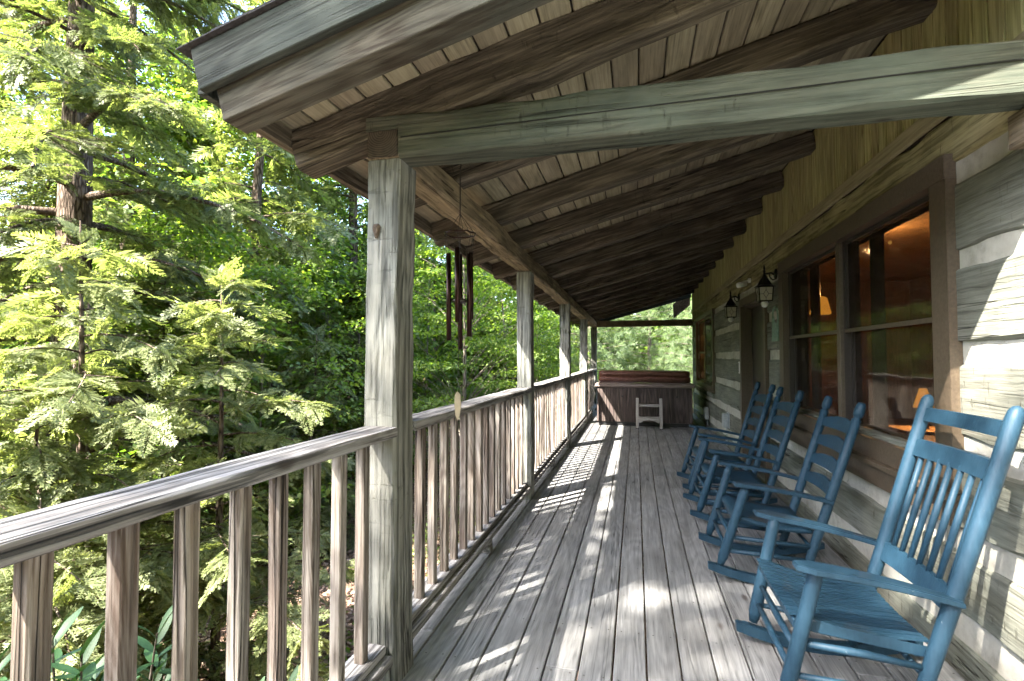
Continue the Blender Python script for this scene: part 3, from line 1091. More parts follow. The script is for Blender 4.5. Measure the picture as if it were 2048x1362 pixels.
# ================================================================ hot tub, cover, step
tub = thing('hot_tub', (.15, 11.75, 0), 'brown square hot tub with panelled sides at the end of the porch', 'hot tub')
m_tub = wood('tub_panel', (.035, .028, .026), (.075, .058, .053), (.11, .088, .08), 'Z', rings=40, cracks=.1, rough=.55, bump=.2, var=.10, blotch=.2, fibre=.1)
m_rim = wood('tub_rim', (.10, .075, .068), (.185, .145, .13), (.24, .195, .175), 'X', rings=40, cracks=.3, rough=.5, bump=.2, var=.05, blotch=.25, fibre=.1)
m_blk = plain('black_plastic', (.012, .012, .013), .45)
TX0, TX1, TY0, TY1 = -.80, 1.10, 10.74, 12.64
box('base', TX0 + .03, TX1 - .03, TY0 + .03, TY1 - .03, .002, .075, m_blk, tub, .005)
box('inner_shell', TX0 + .05, TX1 - .05, TY0 + .05, TY1 - .05, .076, .80, m_blk, tub, 0)
n = 26
for k in range(n):
    a = TX0 + .06 + (TX1 - TX0 - .12) * k / n
    b = TX0 + .06 + (TX1 - TX0 - .12) * (k + 1) / n
    box('side_panel', a + .003, b - .003, TY0, TY0 + .02, .082, .785, m_tub, tub, .004)
for k in range(20):
    a = TY0 + .06 + (TY1 - TY0 - .12) * k / 20
    b = TY0 + .06 + (TY1 - TY0 - .12) * (k + 1) / 20
    box('side_panel', TX0, TX0 + .02, a + .003, b - .003, .082, .785, m_tub, tub, .004)
    box('side_panel', TX1 - .02, TX1, a + .003, b - .003, .082, .785, m_tub, tub, .004)
for a in (TX0 + .001, TX1 - .061):
    box('corner_panel', a, a + .06, TY0 - .006, TY0 + .055, .078, .786, m_tub, tub, .012)
box('rim', TX0 - .04, TX1 + .05, TY0 - .04, TY1 + .03, .79, .872, m_rim, tub, .02)
for xx in (-.28, .80):
    tube('panel_latch', [(xx, TY0 - .008, .61), (xx, TY0 + .002, .61)], .02, m_blk, tub, 12)
m_vinyl = plain('red_brown_vinyl', (.125, .05, .034), .5, nscale=18, var=.35, bump=.5, bdist=.012)
cov = thing('hot_tub_cover', (.15, 11.8, .874), 'folded rust red vinyl cover lying on the hot tub', 'cover')
for k, (z0, z1, e) in enumerate(((.890, 1.000, 0), (1.004, 1.118, .006))):
    bm = bmesh.new()
    bm_box(bm, -.94 + e, .95 - e * 2, -.5, .5, 0, z1 - z0)
    bmesh.ops.bevel(bm, geom=list(bm.edges), offset=.009, segments=2, affect='EDGES')
    bmesh.ops.subdivide_edges(bm, edges=[q for q in bm.edges if q.calc_length() > .5], cuts=14)
    for v in bm.verts:
        v.co.z += .004 * math.sin(v.co.x * 5 + k) + .002 * math.sin(v.co.x * 17)
        v.co.y += .006 * math.sin(v.co.x * 7 + v.co.z * 30)
    bmobj('cover_half', bm, m_vinyl, cov, (.15, 11.62, z0), smooth=True)
box('shadow_gap_strip', -.76, 1.06, 11.10, 11.108, .875, .91, plain('shadow_gap_dark', (.05, .018, .013), .6), cov, 0)  # dark strip painted in for the shadow gap under the cover
t = thing('cover_strap', (.1, 10.75, .874), 'yellow green strap lying on the hot tub rim', 'strap')
vs, fs = [], []
for i in range(13):
    u = i / 12
    xx = -.05 + .36 * u
    yy = 10.80 + .02 * math.sin(u * 7)
    zz = .876 + .012 * math.sin(u * math.pi)
    vs += [(xx - .1, yy - 10.75, zz - .874), (xx - .1, yy + .05 - 10.75, zz - .874), (xx - .1, yy - 10.75, zz - .870), (xx - .1, yy + .05 - 10.75, zz - .870)]
for i in range(12):
    a, b = 4 * i, 4 * i + 4
    fs += [(a, a + 1, b + 1, b), (a + 2, b + 2, b + 3, a + 3), (a, b, b + 2, a + 2), (a + 1, a + 3, b + 3, b + 1)]
mobj('strap_band', vs, fs, plain('strap_cloth', (.32, .36, .12), .8), t, (.1, 10.75, .874))

m_stool = plain('grey_plastic', (.27, .255, .245), .5, nscale=50, var=.12)
m_steel = plain('steel', (.5, .5, .5), .35, 1)
st = thing('step_stool', (.25, 10.45, 0), 'grey plastic two step folding stool in front of the hot tub', 'step stool')
for s, xx in ((-1, .018), (1, .472)):
    xi = xx + .02 * s
    poly = [(10.33, .015), (10.385, .015), (10.535, .56), (10.525, .592), (10.495, .60), (10.468, .585)]
    prism('side_frame', poly, 'YZ', xx - .028, xx + .028, m_stool, st, (xx, 10.4, .3), .006)
    box('foot', xx - .03, xx + .03, 10.325, 10.39, .001, .014, m_blk, st, .002)
    tube('rear_leg', [(xi, 10.53, .45), (xi, 10.72, .004)], .0085, m_steel, st)
    tube('strut', [(xi - .05 * s, 10.40, .20), (xi - .05 * s, 10.63, .22)], .006, m_steel, st)
box('top_step', .05, .44, 10.46, 10.67, .425, .468, m_stool, st, .01)
poly = [(.05, .215), (.44, .215), (.44, .12), (.405, .12), (.36, .155), (.245, .175), (.13, .155), (.085, .12), (.05, .12)]
prism('lower_step', poly, 'XZ', 10.35, 10.385, m_stool, st, (.245, 10.36, .17), .005)
box('step_tread', .05, .44, 10.386, 10.60, .195, .222, m_stool, st, .005)

# ================================================================ wall fixtures
m_iron = plain('black_iron', (.012, .011, .010), .5, .3, nscale=80, bump=.3)


def pane_lead():
    M = Mat('lantern_glass')
    tc = M.n('TexCoord').outputs['Object']
    n = M.noise(tc, 40, 3)
    b = M.n('Bump', {'Strength': .4, 'Distance': .003, 'Height': n}).outputs[0]
    p = M.n('BsdfPrincipled', {'Base Color': (.62, .60, .48, 1), 'Roughness': .25, 'Normal': b}).outputs[0]
    t_ = M.n('BsdfTranslucent', {'Color': (.7, .68, .55, 1)}).outputs[0]
    return M.finish(M.n('MixShader', {0: .5, 1: p, 2: t_}).outputs[0])


m_lglass = pane_lead()
m_white = plain('white_plastic', (.72, .72, .70), .4)


def lantern(loc, lab):
    t = thing('wall_lantern', loc, lab, 'wall lantern', 'black wall lanterns by the door')
    X, Y, Z = loc
    bx = X - .125
    lathe('wall_plate', [(.0, .022), (.03, .02), (.052, .012), (.058, 0)], m_iron, t, (X - .012, Y, Z + .16), 16, True, (0, -math.pi / 2, 0))
    tube('arm', [(X - .02, Y, Z + .15), (X - .06, Y, Z + .175), (X - .10, Y, Z + .168), (bx, Y, Z + .165)], [.012, .011, .010, .009], m_iron, t)
    tube('scroll', [(X - .02, Y, Z + .11), (X - .045, Y, Z + .10), (X - .07, Y, Z + .125), (X - .075, Y, Z + .165)], .006, m_iron, t)
    tube('finial', [(bx, Y, Z + .14), (bx, Y, Z + .175), (bx, Y, Z + .19), (bx, Y, Z + .205), (bx, Y, Z + .225), (bx, Y, Z + .265)],
         [.014, .010, .016, .008, .012, .002], m_iron, t)
    lathe('roof', [(.014, .16), (.03, .125), (.055, .085), (.072, .05), (.098, .035), (.10, .026), (.07, .026)], m_iron, t, (bx, Y, Z), 8, False, (0, 0, math.pi / 8))
    hw, hb, zt, zb = .068, .058, Z + .028, Z - .125
    fr = []
    for sx in (-1, 1):
        for sy in (-1, 1):
            fr.append(tube_geo([(bx + sx * hw, Y + sy * hw, zt), (bx + sx * hb, Y + sy * hb, zb)], [.006, .006], 6))
    for zz, q in ((zt - .004, hw), (zb + .006, hb)):
        cs = [(bx - q, Y - q, zz), (bx + q, Y - q, zz), (bx + q, Y + q, zz), (bx - q, Y + q, zz)]
        for a in range(4):
            fr.append(tube_geo([cs[a], cs[(a + 1) % 4]], [.006, .006], 6))
    join('cage', fr, m_iron, t, (bx, Y, Z))
    for ax in range(4):
        c, s_ = math.cos(ax * math.pi / 2), math.sin(ax * math.pi / 2)

        def P(u, z, out=0.0):
            f = (z - zb) / (zt - zb)
            q = hb + (hw - hb) * f + out
            return (bx + c * q - s_ * u, Y + s_ * q + c * u, z)
        pn = mobj('pane', [Vector(P(-hb + .003, zb + .006)) - Vector((bx, Y, Z)), Vector(P(hb - .003, zb + .006)) - Vector((bx, Y, Z)),
                           Vector(P(hw - .005, zt - .004)) - Vector((bx, Y, Z)), Vector(P(-hw + .005, zt - .004)) - Vector((bx, Y, Z))],
                  [(0, 1, 2, 3)], m_lglass, t, (bx, Y, Z))
        zm = (zt + zb) / 2
        came = []
        o = .002
        dia = [P(0, zm + .042, o), P(.024, zm, o), P(0, zm - .042, o), P(-.024, zm, o)]
        for a in range(4):
            came.append(tube_geo([dia[a], dia[(a + 1) % 4]], [.002, .002], 5))
        for a, b in ((dia[0], P(0, zt - .006, o)), (dia[2], P(0, zb + .008, o)), (dia[1], P(hb, zm, o)), (dia[3], P(-hb, zm, o))):
            came.append(tube_geo([a, b], [.002, .002], 5))
        join('lead_came', came, m_iron, pn, (bx, Y, Z))
    lathe('bulb', [(.03, .0), (.037, -.02), (.03, -.045), (.012, -.058), (0, -.06)], m_white, t, (bx, Y, zb - .001), 14)
    return t


lantern((W, 5.72, 2.12), 'black wall lantern nearer the camera, between door and large window')
lantern((W, 7.66, 2.10), 'black wall lantern beyond the door, between door and far window')

cam_t = thing('security_camera', (W, 7.0, 2.32), 'small white security camera above the cabin door', 'camera')
lathe('mount', [(0, .03), (.028, .028), (.03, 0)], m_white, cam_t, (W - .007, 6.95, 2.395), 12, True, (0, -math.pi / 2, 0))
tube('camera_body', [(W - .06, 6.98, 2.36), (W - .16, 6.94, 2.335)], [.034, .034], m_white, cam_t, 14)
tube('bracket', [(W - .025, 6.95, 2.395), (W - .08, 6.965, 2.385), (W - .09, 6.97, 2.36)], .010, m_white, cam_t)

kp = thing('doorbell', (W, 7.63, 1.27), 'white and black doorbell keypad on the log beside the door', 'doorbell')
box('doorbell_body', W - .035, W - .008, 7.615, 7.665, 1.19, 1.355, m_white, kp, .006)
box('doorbell_face', W - .038, W - .0355, 7.62, 7.66, 1.205, 1.34, m_blk, kp, .001)

# plaque: an arch with a standing animal silhouette
m_verd = plain('verdigris_metal', (.16, .24, .19), .7, nscale=40, var=.3)
pq = thing('wall_plaque', (W - .012, 5.74, 1.6), 'green metal arch plaque with a standing bear silhouette beside the window', 'plaque')
Yc = 5.755
px0, px1 = W - .026, W - .014
vs, fs = [], []
na = 20
for i in range(na + 1):
    th = math.pi * i / na
    for rr in (.112, .095):
        vs.append((0, rr * math.cos(th), .235 + rr * 1.1 * math.sin(th)))
for p_ in ((.112, .0), (.095, .0)):
    pass
outer = [(Yc + .112, 1.605)] + [(Yc + .112 * math.cos(math.pi * i / na), 1.825 + .125 * math.sin(math.pi * i / na)) for i in range(na + 1)] + [(Yc - .112, 1.605)]
inner = [(Yc + .094, 1.605)] + [(Yc + .094 * math.cos(math.pi * i / na), 1.825 + .106 * math.sin(math.pi * i / na)) for i in range(na + 1)] + [(Yc - .094, 1.605)]
V = [(px0, a, b) for a, b in outer] + [(px0, a, b) for a, b in inner] + [(px1, a, b) for a, b in outer] + [(px1, a, b) for a, b in inner]
n = len(outer)
F = []
for i in range(n - 1):
    F += [(i, i + 1, n + i + 1, n + i), (2 * n + i, 3 * n + i, 3 * n + i + 1, 2 * n + i + 1), (i, 2 * n + i, 2 * n + i + 1, i + 1),
          (n + i, n + i + 1, 3 * n + i + 1, 3 * n + i)]
mobj('arch', [Vector(v) - Vector((W, Yc, 1.6)) for v in V], F, m_verd, pq, (W, Yc, 1.6))
prism('base_bar', [(Yc - .125, 1.585), (Yc + .125, 1.585), (Yc + .125, 1.62), (Yc - .125, 1.62)], 'YZ', px0 - .001, px1, m_verd, pq, (W, Yc, 1.6))
sil = [(-.075, .02), (-.05, .02), (-.048, .075), (-.03, .02), (-.012, .02), (-.012, .085), (.012, .085), (.016, .02), (.036, .02), (.034, .08), (.05, .02), (.068, .02),
       (.06, .10), (.062, .15), (.052, .175), (.02, .172), (-.01, .175), (-.032, .20), (-.046, .245), (-.062, .25), (-.072, .235), (-.092, .215), (-.088, .20),
       (-.066, .195), (-.068, .15), (-.072, .10)]
prism('animal_silhouette', [(Yc - a, 1.6 + b) for a, b in sil], 'YZ', px0 + .002, px1 - .002, m_verd, pq, (W, Yc, 1.6))

m_gbox = plain('grey_utility_plastic', (.33, .36, .37), .5)
ob = thing('outlet_box', (W, 8.7, .36), 'grey weatherproof outlet box low on the wall by the door', 'outlet box', 'grey utility boxes on the wall')
box('box_cover', W - .09, W - .012, 8.62, 8.80, .30, .52, m_gbox, ob, .012)
box('back_plate', W - .011, W - .002, 8.60, 8.82, .285, .535, m_gbox, ob, .003)
tube('conduit', [(W - .03, 8.71, .298), (W - .03, 8.71, .004)], .012, m_gbox, ob)
ob2 = thing('outlet_box', (W, 11.3, .1), 'small grey electrical box near the hot tub corner', 'outlet box', 'grey utility boxes on the wall')
box('box_cover', W - .09, W - .008, 10.9, 11.05, .16, .40, m_gbox, ob2, .012)
tube('conduit', [(W - .03, 10.97, .158), (W - .03, 10.97, .004)], .012, m_gbox, ob2)
tube('cable', [(W - .03, 10.95, .17), (W - .07, 10.85, .10), (W - .05, 10.78, .03), (W - .03, 10.7, .012)], .008, m_blk, ob2)

# ================================================================ wind chime
wc = thing('wind_chime', (-.93, 2.58, 2.4), 'bronze tube wind chime hanging from the porch beam', 'wind chime')
m_tube = plain('bronze_tube', (.030, .014, .011), .32, .8, nscale=20)
m_str = plain('cord', (.02, .015, .012), .9)
cx, cy = -.93, 2.60
zr = 2.092
ring = [(cx + .083 * math.cos(2 * math.pi * i / 24), cy + .083 * math.sin(2 * math.pi * i / 24), zr + .003 * math.sin(i * 1.9)) for i in range(25)]
tube('ring', ring, .0045, m_tube, wc, 7)
apex = (cx, cy, 2.205)
tube('hanger', [apex, (cx, cy, 2.30), (cx, cy, 2.46)], .0035, m_str, wc, 6)
tube('hook', [(cx, cy, 2.455), (cx, cy + .012, 2.475), (cx, cy, 2.492), (cx, cy - .0, 2.52)], .004, m_iron, wc, 6)
strs = [tube_geo([apex, ring[k]], [.0016, .0016], 5) for k in (0, 4, 8, 12, 16, 20)]
tubes = [(200, 1.985, .475), (275, 2.005, .40), (340, 1.975, .445), (40, 2.0, .375), (110, 1.995, .53)]
for a, zt, L in tubes:
    th = R(a)
    tx, ty = cx + .062 * math.cos(th), cy + .062 * math.sin(th)
    tube('chime_tube', [(tx, ty, zt), (tx + .004, ty, zt - L)], .0135, m_tube, wc, 14)
    for d in (-.012, .012):
        strs.append(tube_geo([(tx + d, ty, zt), (cx + .083 * math.cos(th + d * 6), cy + .083 * math.sin(th + d * 6), zr)], [.0013, .0013], 5))
strs.append(tube_geo([apex, (cx, cy, 1.73)], [.0013, .0013], 5))
strs.append(tube_geo([(cx, cy, 1.72), (cx - .01, cy, 1.235)], [.0013, .0013], 5))
join('strings', strs, m_str, wc, (cx, cy, 2.0))
lathe('striker', [(0, .012), (.035, .010), (.042, 0), (.035, -.010), (0, -.012)], m_brown_d, wc, (cx, cy, 1.725), 20)
sail = [(0, 0), (.012, .03), (.019, .09), (.016, .14), (0, .16), (-.016, .14), (-.019, .09), (-.012, .03)]
prism('sail', [(cx - .01 + a, 1.075 + b) for a, b in sail], 'XZ', cy - .003, cy + .003, plain('sail_wood', (.16, .135, .085), .6), wc, (cx, cy, 1.15))

# ================================================================ ground
def ground_z(x, y):
    x = np.asarray(x, float)
    y = np.asarray(y, float)
    d = np.clip(-x - 1.2, 0, None)
    z = -1.75 - .10 * np.clip(d, 0, 9) + .02 * np.sin(x * 1.3 + y * .7) + .06 * np.sin(x * .45 - y * .6)
    r_ = np.sqrt((x + 4) ** 2 + (y - 6) ** 2)
    z = z + np.clip(r_ - 16, 0, None) * .16
    z = z + np.clip(y - 13, 0, 6) * .12
    return z


gx = np.concatenate([np.linspace(-220, -16, 18), np.linspace(-14, 8, 80), np.linspace(10, 220, 18)])
gy = np.concatenate([np.linspace(-220, -8, 18), np.linspace(-6, 22, 90), np.linspace(24, 220, 18)])
GX, GY = np.meshgrid(gx, gy)
GZ = ground_z(GX, GY)
GZ = np.where(np.sqrt((GX + 4) ** 2 + (GY - 6) ** 2) > 60, GZ[0, 0] * 0 + np.minimum(GZ, 6.0), GZ)
gv = np.stack([GX.ravel(), GY.ravel(), GZ.ravel()], 1)
nx_, ny_ = len(gx), len(gy)
gf = [(j * nx_ + i, j * nx_ + i + 1, (j + 1) * nx_ + i + 1, (j + 1) * nx_ + i) for j in range(ny_ - 1) for i in range(nx_ - 1)]


def ground_mat():
    M = Mat('forest_floor')
    tc = M.n('TexCoord').outputs['Object']
    n1 = M.noise(tc, 1.1, 5, .6)
    v = M.n('TexVoronoi', {'Vector': tc, 'Scale': 14.0}).outputs
    n2 = M.noise(tc, 30, 4, .7)
    col = M.ramp(n2, [(.3, (.045, .03, .02)), (.5, (.13, .085, .06)), (.7, (.24, .17, .13))])
    col = M.mix(M.rng(n1, .55, .66, 0, .6), col, (.07, .10, .02, 1))
    b = M.n('Bump', {'Strength': .9, 'Distance': .03, 'Height': M.math('ADD', n2, v['Distance'])}).outputs[0]
    return M.finish(M.n('BsdfPrincipled', {'Base Color': col, 'Roughness': .95, 'Normal': b, 'Specular IOR Level': .1}).outputs[0])


g = mobj('ground', gv, gf, ground_mat(), smooth=True)
tag(g, 'leaf covered forest floor sloping away below the deck', 'ground', kind='structure')

# ================================================================ foliage tools
def quads(name, Q, mat, parent=None, loc=(0, 0, 0), kind=None):
    """Q: (n,4,3) world coordinates"""
    Q = np.ascontiguousarray(Q - np.array(loc, float)[None, None, :], dtype=np.float32)
    n = len(Q)
    me = bpy.data.meshes.new(name)
    me.vertices.add(n * 4)
    me.vertices.foreach_set('co', Q.reshape(-1))
    me.loops.add(n * 4)
    me.loops.foreach_set('vertex_index', np.arange(n * 4, dtype=np.int32))
    me.polygons.add(n)
    me.polygons.foreach_set('loop_start', np.arange(0, n * 4, 4, dtype=np.int32))
    me.materials.append(mat)
    me.update(calc_edges=True)
    o = bpy.data.objects.new(name, me)
    o.location = loc
    link(o, parent)
    if kind:
        o['kind'] = kind
    return o


def norm(a):
    return a / np.maximum(1e-9, np.linalg.norm(a, axis=-1, keepdims=True))


def blade(p, d, L, w, up=(0, 0, 1)):
    """thin diamond blade quad"""
    p, d = np.array(p, float), np.array(d, float)
    side = np.cross(d, np.array(up, float))
    side = side / (np.linalg.norm(side) + 1e-9)
    return [p, p + d * L * .45 + side * w / 2, p + d * L, p + d * L * .45 - side * w / 2]


def hemlock_spray(seed, dense=True):
    rs = np.random.RandomState(seed)
    q = []
    ts = np.linspace(.06, .96, 15 if dense else 10)
    for i, t in enumerate(ts):
        zb = -.16 * t * t
        for s in (-1, 1):
            l = (.44 * (1 - t) ** .75 + .07) * rs.uniform(.7, 1.1)
            a = R(rs.uniform(48, 62) - 18 * t)
            d = np.array([math.cos(a), s * math.sin(a), rs.uniform(-.22, .10)])
            d /= np.linalg.norm(d)
            p = np.array([t, 0, zb])
            q.append(blade(p, d, l, .05 if dense else .085, (rs.uniform(-.3, .3), rs.uniform(-.3, .3), 1)))
            if dense and l > .15:
                m = int(l / .095)
                for k in range(1, m + 1):
                    pp = p + d * l * k / (m + 1)
                    for s2 in (-1, 1):
                        a2 = a * s + s2 * R(52)
                        d2 = np.array([math.cos(a2), math.sin(a2), rs.uniform(-.25, .15)])
                        d2 /= np.linalg.norm(d2)
                        q.append(blade(pp, d2, l * .34 * (1.15 - k / (m + 1)) + .02, .036, (rs.uniform(-.4, .4), rs.uniform(-.4, .4), 1)))
    q.append(blade((.9, 0, -.13), (.97, 0, -.2), .16, .05))
    return np.array(q)


def pine_tuft(seed):
    rs = np.random.RandomState(seed)
    q = []
    for i in range(34):
        d = norm(np.array([rs.uniform(.2, 1.2), rs.normal() * .6, rs.normal() * .6]))
        p = np.array([rs.uniform(0, .5), 0, 0])
        q.append(blade(p, d, rs.uniform(.35, .55), .03, rs.normal(size=3)))
    return np.array(q)


def place(T, pos, xd, up, sc):
    """instance template T (q,4,3) at each pos with x axis xd, up hint, scale"""
    xd = norm(xd)
    yd = norm(np.cross(up, xd))
    zd = np.cross(xd, yd)
    B = np.stack([xd, yd, zd], 1) * sc[:, None, None]
    return (np.einsum('qvk,nkj->nqvj', T, B) + pos[:, None, None, :]).reshape(-1, 4, 3)


HEM = [hemlock_spray(i) for i in range(4)]
HEMF = [hemlock_spray(20 + i, False) for i in range(3)]
PIN = [pine_tuft(i) for i in range(3)]

m_hem = leafmat('hemlock_needles', [(0, (0.050, 0.069, 0.026)), (.35, (0.106, 0.133, 0.048)), (.7, (0.167, 0.195, 0.082)), (1, (0.246, 0.268, 0.148))], .5, .5)
m_hem_y = leafmat('young_hemlock_needles', [(0, (0.078, 0.103, 0.039)), (.4, (0.151, 0.178, 0.073)), (.75, (0.223, 0.246, 0.126)), (1, (0.312, 0.323, 0.208))], .5, .5)
m_map = leafmat('maple_leaves', [(0, (0.055, 0.099, 0.025)), (.5, (0.117, 0.180, 0.042)), (.85, (0.204, 0.245, 0.070)), (1, (0.344, 0.279, 0.118))], .5, .5, (1.7, 1.9, .5))
m_broad = leafmat('broadleaf', [(0, (0.044, 0.082, 0.025)), (.5, (0.101, 0.157, 0.042)), (.9, (0.188, 0.220, 0.070)), (1, (0.344, 0.220, 0.095))], .5, .55, (1.7, 1.9, .5))
m_pine = leafmat('white_pine_needles', [(0, (.062, .106, .050)), (.5, (.150, .206, .112)), (1, (.275, .325, .200))], .5, .45)
m_far = leafmat('far_leaves', [(0, (.045, .096, .019)), (.5, (.104, .192, .032)), (1, (.192, .272, .056))], .5, .6)


def bark(name, a, b, c):
    M = Mat(name)
    tc = M.n('TexCoord').outputs['Object']
    st_ = M.n('Mapping', {'Vector': tc, 'Scale': (1, 1, .22)}).outputs[0]
    n = M.noise(st_, 26, 5, .65, .4)
    v = M.n('TexVoronoi', {'Vector': st_, 'Scale': 22.0}, feature='DISTANCE_TO_EDGE').outputs['Distance']
    g_ = M.math('ADD', M.math('MULTIPLY', n, .7), M.math('MULTIPLY', M.rng(v, 0, .25), .3))
    col = M.ramp(g_, [(.3, a), (.5, b), (.75, c)])
    bp = M.n('Bump', {'Strength': 1.0, 'Distance': .03, 'Height': g_}).outputs[0]
    return M.finish(M.n('BsdfPrincipled', {'Base Color': col, 'Roughness': .95, 'Normal': bp, 'Specular IOR Level': .1}).outputs[0])


m_bark = bark('hemlock_bark', (.03, .022, .016), (.10, .075, .058), (.22, .175, .14))
m_bark_g = bark('grey_bark', (.06, .05, .04), (.16, .135, .11), (.28, .25, .21))


def trunk_geo(base, h, r0, rs, lean=(0, 0), wob=.12, seg=10, top=.08):
    n = 16
    pts, rad = [], []
    ph = rs.uniform(0, 6, 2)
    for i in range(n + 1):
        t = i / n
        pts.append((base[0] + lean[0] * t + wob * math.sin(ph[0] + 3.1 * t) * t, base[1] + lean[1] * t + wob * math.sin(ph[1] + 2.7 * t) * t, base[2] - .15 + (h + .15) * t))
        rad.append(r0 * ((1 - t) ** .85 * (1 - top) + top) * (1.35 if i == 0 else 1.0))
    return pts, rad, tube_geo(pts, rad, seg)


def hemlock(base, h, r0, spread, nbr, seed, label, zl=.06, lod=True, mat=None, scale=(.38, .62), group='hemlock trees beyond the railing', droop=.5,
            lean=(0, 0), dens=1.0, rise=.18, name='hemlock_tree'):
    rs = np.random.RandomState(seed)
    bz = float(ground_z(base[0], base[1]))
    b = (base[0], base[1], bz)
    t = thing(name, b, label, 'tree', group)
    pts, rad, tg = trunk_geo(b, h, r0, rs, lean)
    P = np.array(pts)
    limbs = [tg]
    pos, dirs, scs, near = [], [], [], []
    ga = rs.uniform(0, 6)
    tocam = norm(-np.array([base[0], base[1], 0.0]))
    for i in range(nbr):
        f = zl + (.97 - zl) * ((i + rs.uniform(0, 1)) / nbr)
        k = f * (len(P) - 1)
        k0 = min(int(k), len(P) - 2)
        p0 = P[k0] + (P[k0 + 1] - P[k0]) * (k - k0)
        ga += 2.399 + rs.uniform(-.5, .5)
        L = spread * ((1 - f) ** .62 * .9 + .06) * rs.uniform(.45, 1.3)
        out = np.array([math.cos(ga), math.sin(ga), 0])
        sid = np.array([-out[1], out[0], 0])
        cur = rs.uniform(-.25, .25)
        ri = rise * rs.uniform(.3, 1.5)

        def at(u):
            return p0 + out * L * u + sid * cur * L * u * u + np.array([0, 0, L * (ri * u - droop * u * u * .8)])
        us = np.linspace(0, 1, 6)
        br = max(.008, rad[k0] * .30 * min(1, L / 2.5))
        limbs.append(tube_geo([at(u) for u in us], [br * (1 - .85 * u) + .003 for u in us], 5, False))
        nsub = max(4, int(L * 5.2 * dens))
        for j in range(nsub):
            u = .16 + .84 * (j + rs.uniform(0, 1)) / nsub
            q = at(u)
            tg_ = norm(at(min(1, u + .05)) - at(u - .05))
            for s in (-1, 1):
                ls = (L * .36 * (1.08 - u) + .10) * rs.uniform(.6, 1.15)
                an = s * R(rs.uniform(35, 68))
                d = tg_ * math.cos(an) + np.array([-tg_[1], tg_[0], 0]) * math.sin(an)
                d = norm(d + np.array([0, 0, rs.uniform(-.28, .12)]))
                m = max(1, int(ls / .26))
                if ls > .35:
                    limbs.append(tube_geo([q, q + d * ls], [.006, .002], 3, False))
                for e in range(m):
                    pos.append(q + d * ls * e / m)
                    dirs.append(norm(d + rs.normal(size=3) * .26 + np.array([0, 0, -.14])))
                    scs.append(rs.uniform(*scale) * (.75 if e else 1.0))
                    near.append(float(out @ tocam) > -.25 and q[2] < 8.5)
        pos.append(at(.93))
        dirs.append(norm(at(1) - at(.9)))
        scs.append(rs.uniform(*scale))
        near.append(float(out @ tocam) > -.25 and p0[2] < 8.5)
    for i in range(14):
        f = 1 - .16 * rs.uniform()
        k0 = min(int(f * (len(P) - 1)), len(P) - 2)
        pos.append(P[k0] + (P[k0 + 1] - P[k0]) * (f * (len(P) - 1) - k0))
        a = rs.uniform(0, 6.3)
        dirs.append(norm(np.array([math.cos(a), math.sin(a), rs.uniform(.5, 1.6)])))
        scs.append(rs.uniform(*scale) * .8)
        near.append(pos[-1][2] < 8.5)
    pos, dirs, scs = np.array(pos), np.array(dirs), np.array(scs)
    up = norm(np.array([0, 0, 1.0])[None] + rs.normal(size=pos.shape) * .42)
    T = HEM + HEMF
    near = np.array(near) & bool(lod)
    idx = np.where(near, rs.randint(0, len(HEM), len(pos)), len(HEM) + rs.randint(0, len(HEMF), len(pos)))
    Q = np.concatenate([place(T[k], pos[idx == k], dirs[idx == k], up[idx == k], scs[idx == k]) for k in range(len(T)) if (idx == k).any()])
    join('trunk', limbs, m_bark, t, b, True)
    quads('crown', Q, mat or m_hem, t, b)
    return len(Q)


LEAF = np.array([[(0, 0, 0), (.42, .30, .05), (1, 0, -.04), (.42, -.30, .05)]])
LEAF2 = np.array([[(0, 0, 0), (.3, .36, .06), (.62, .14, .0), (.35, 0, -.02)], [(0, 0, 0), (.35, 0, -.02), (.62, -.14, 0), (.3, -.36, .06)],
                  [(.35, 0, -.02), (.62, .14, 0), (1, 0, -.08), (.62, -.14, 0)]], float)


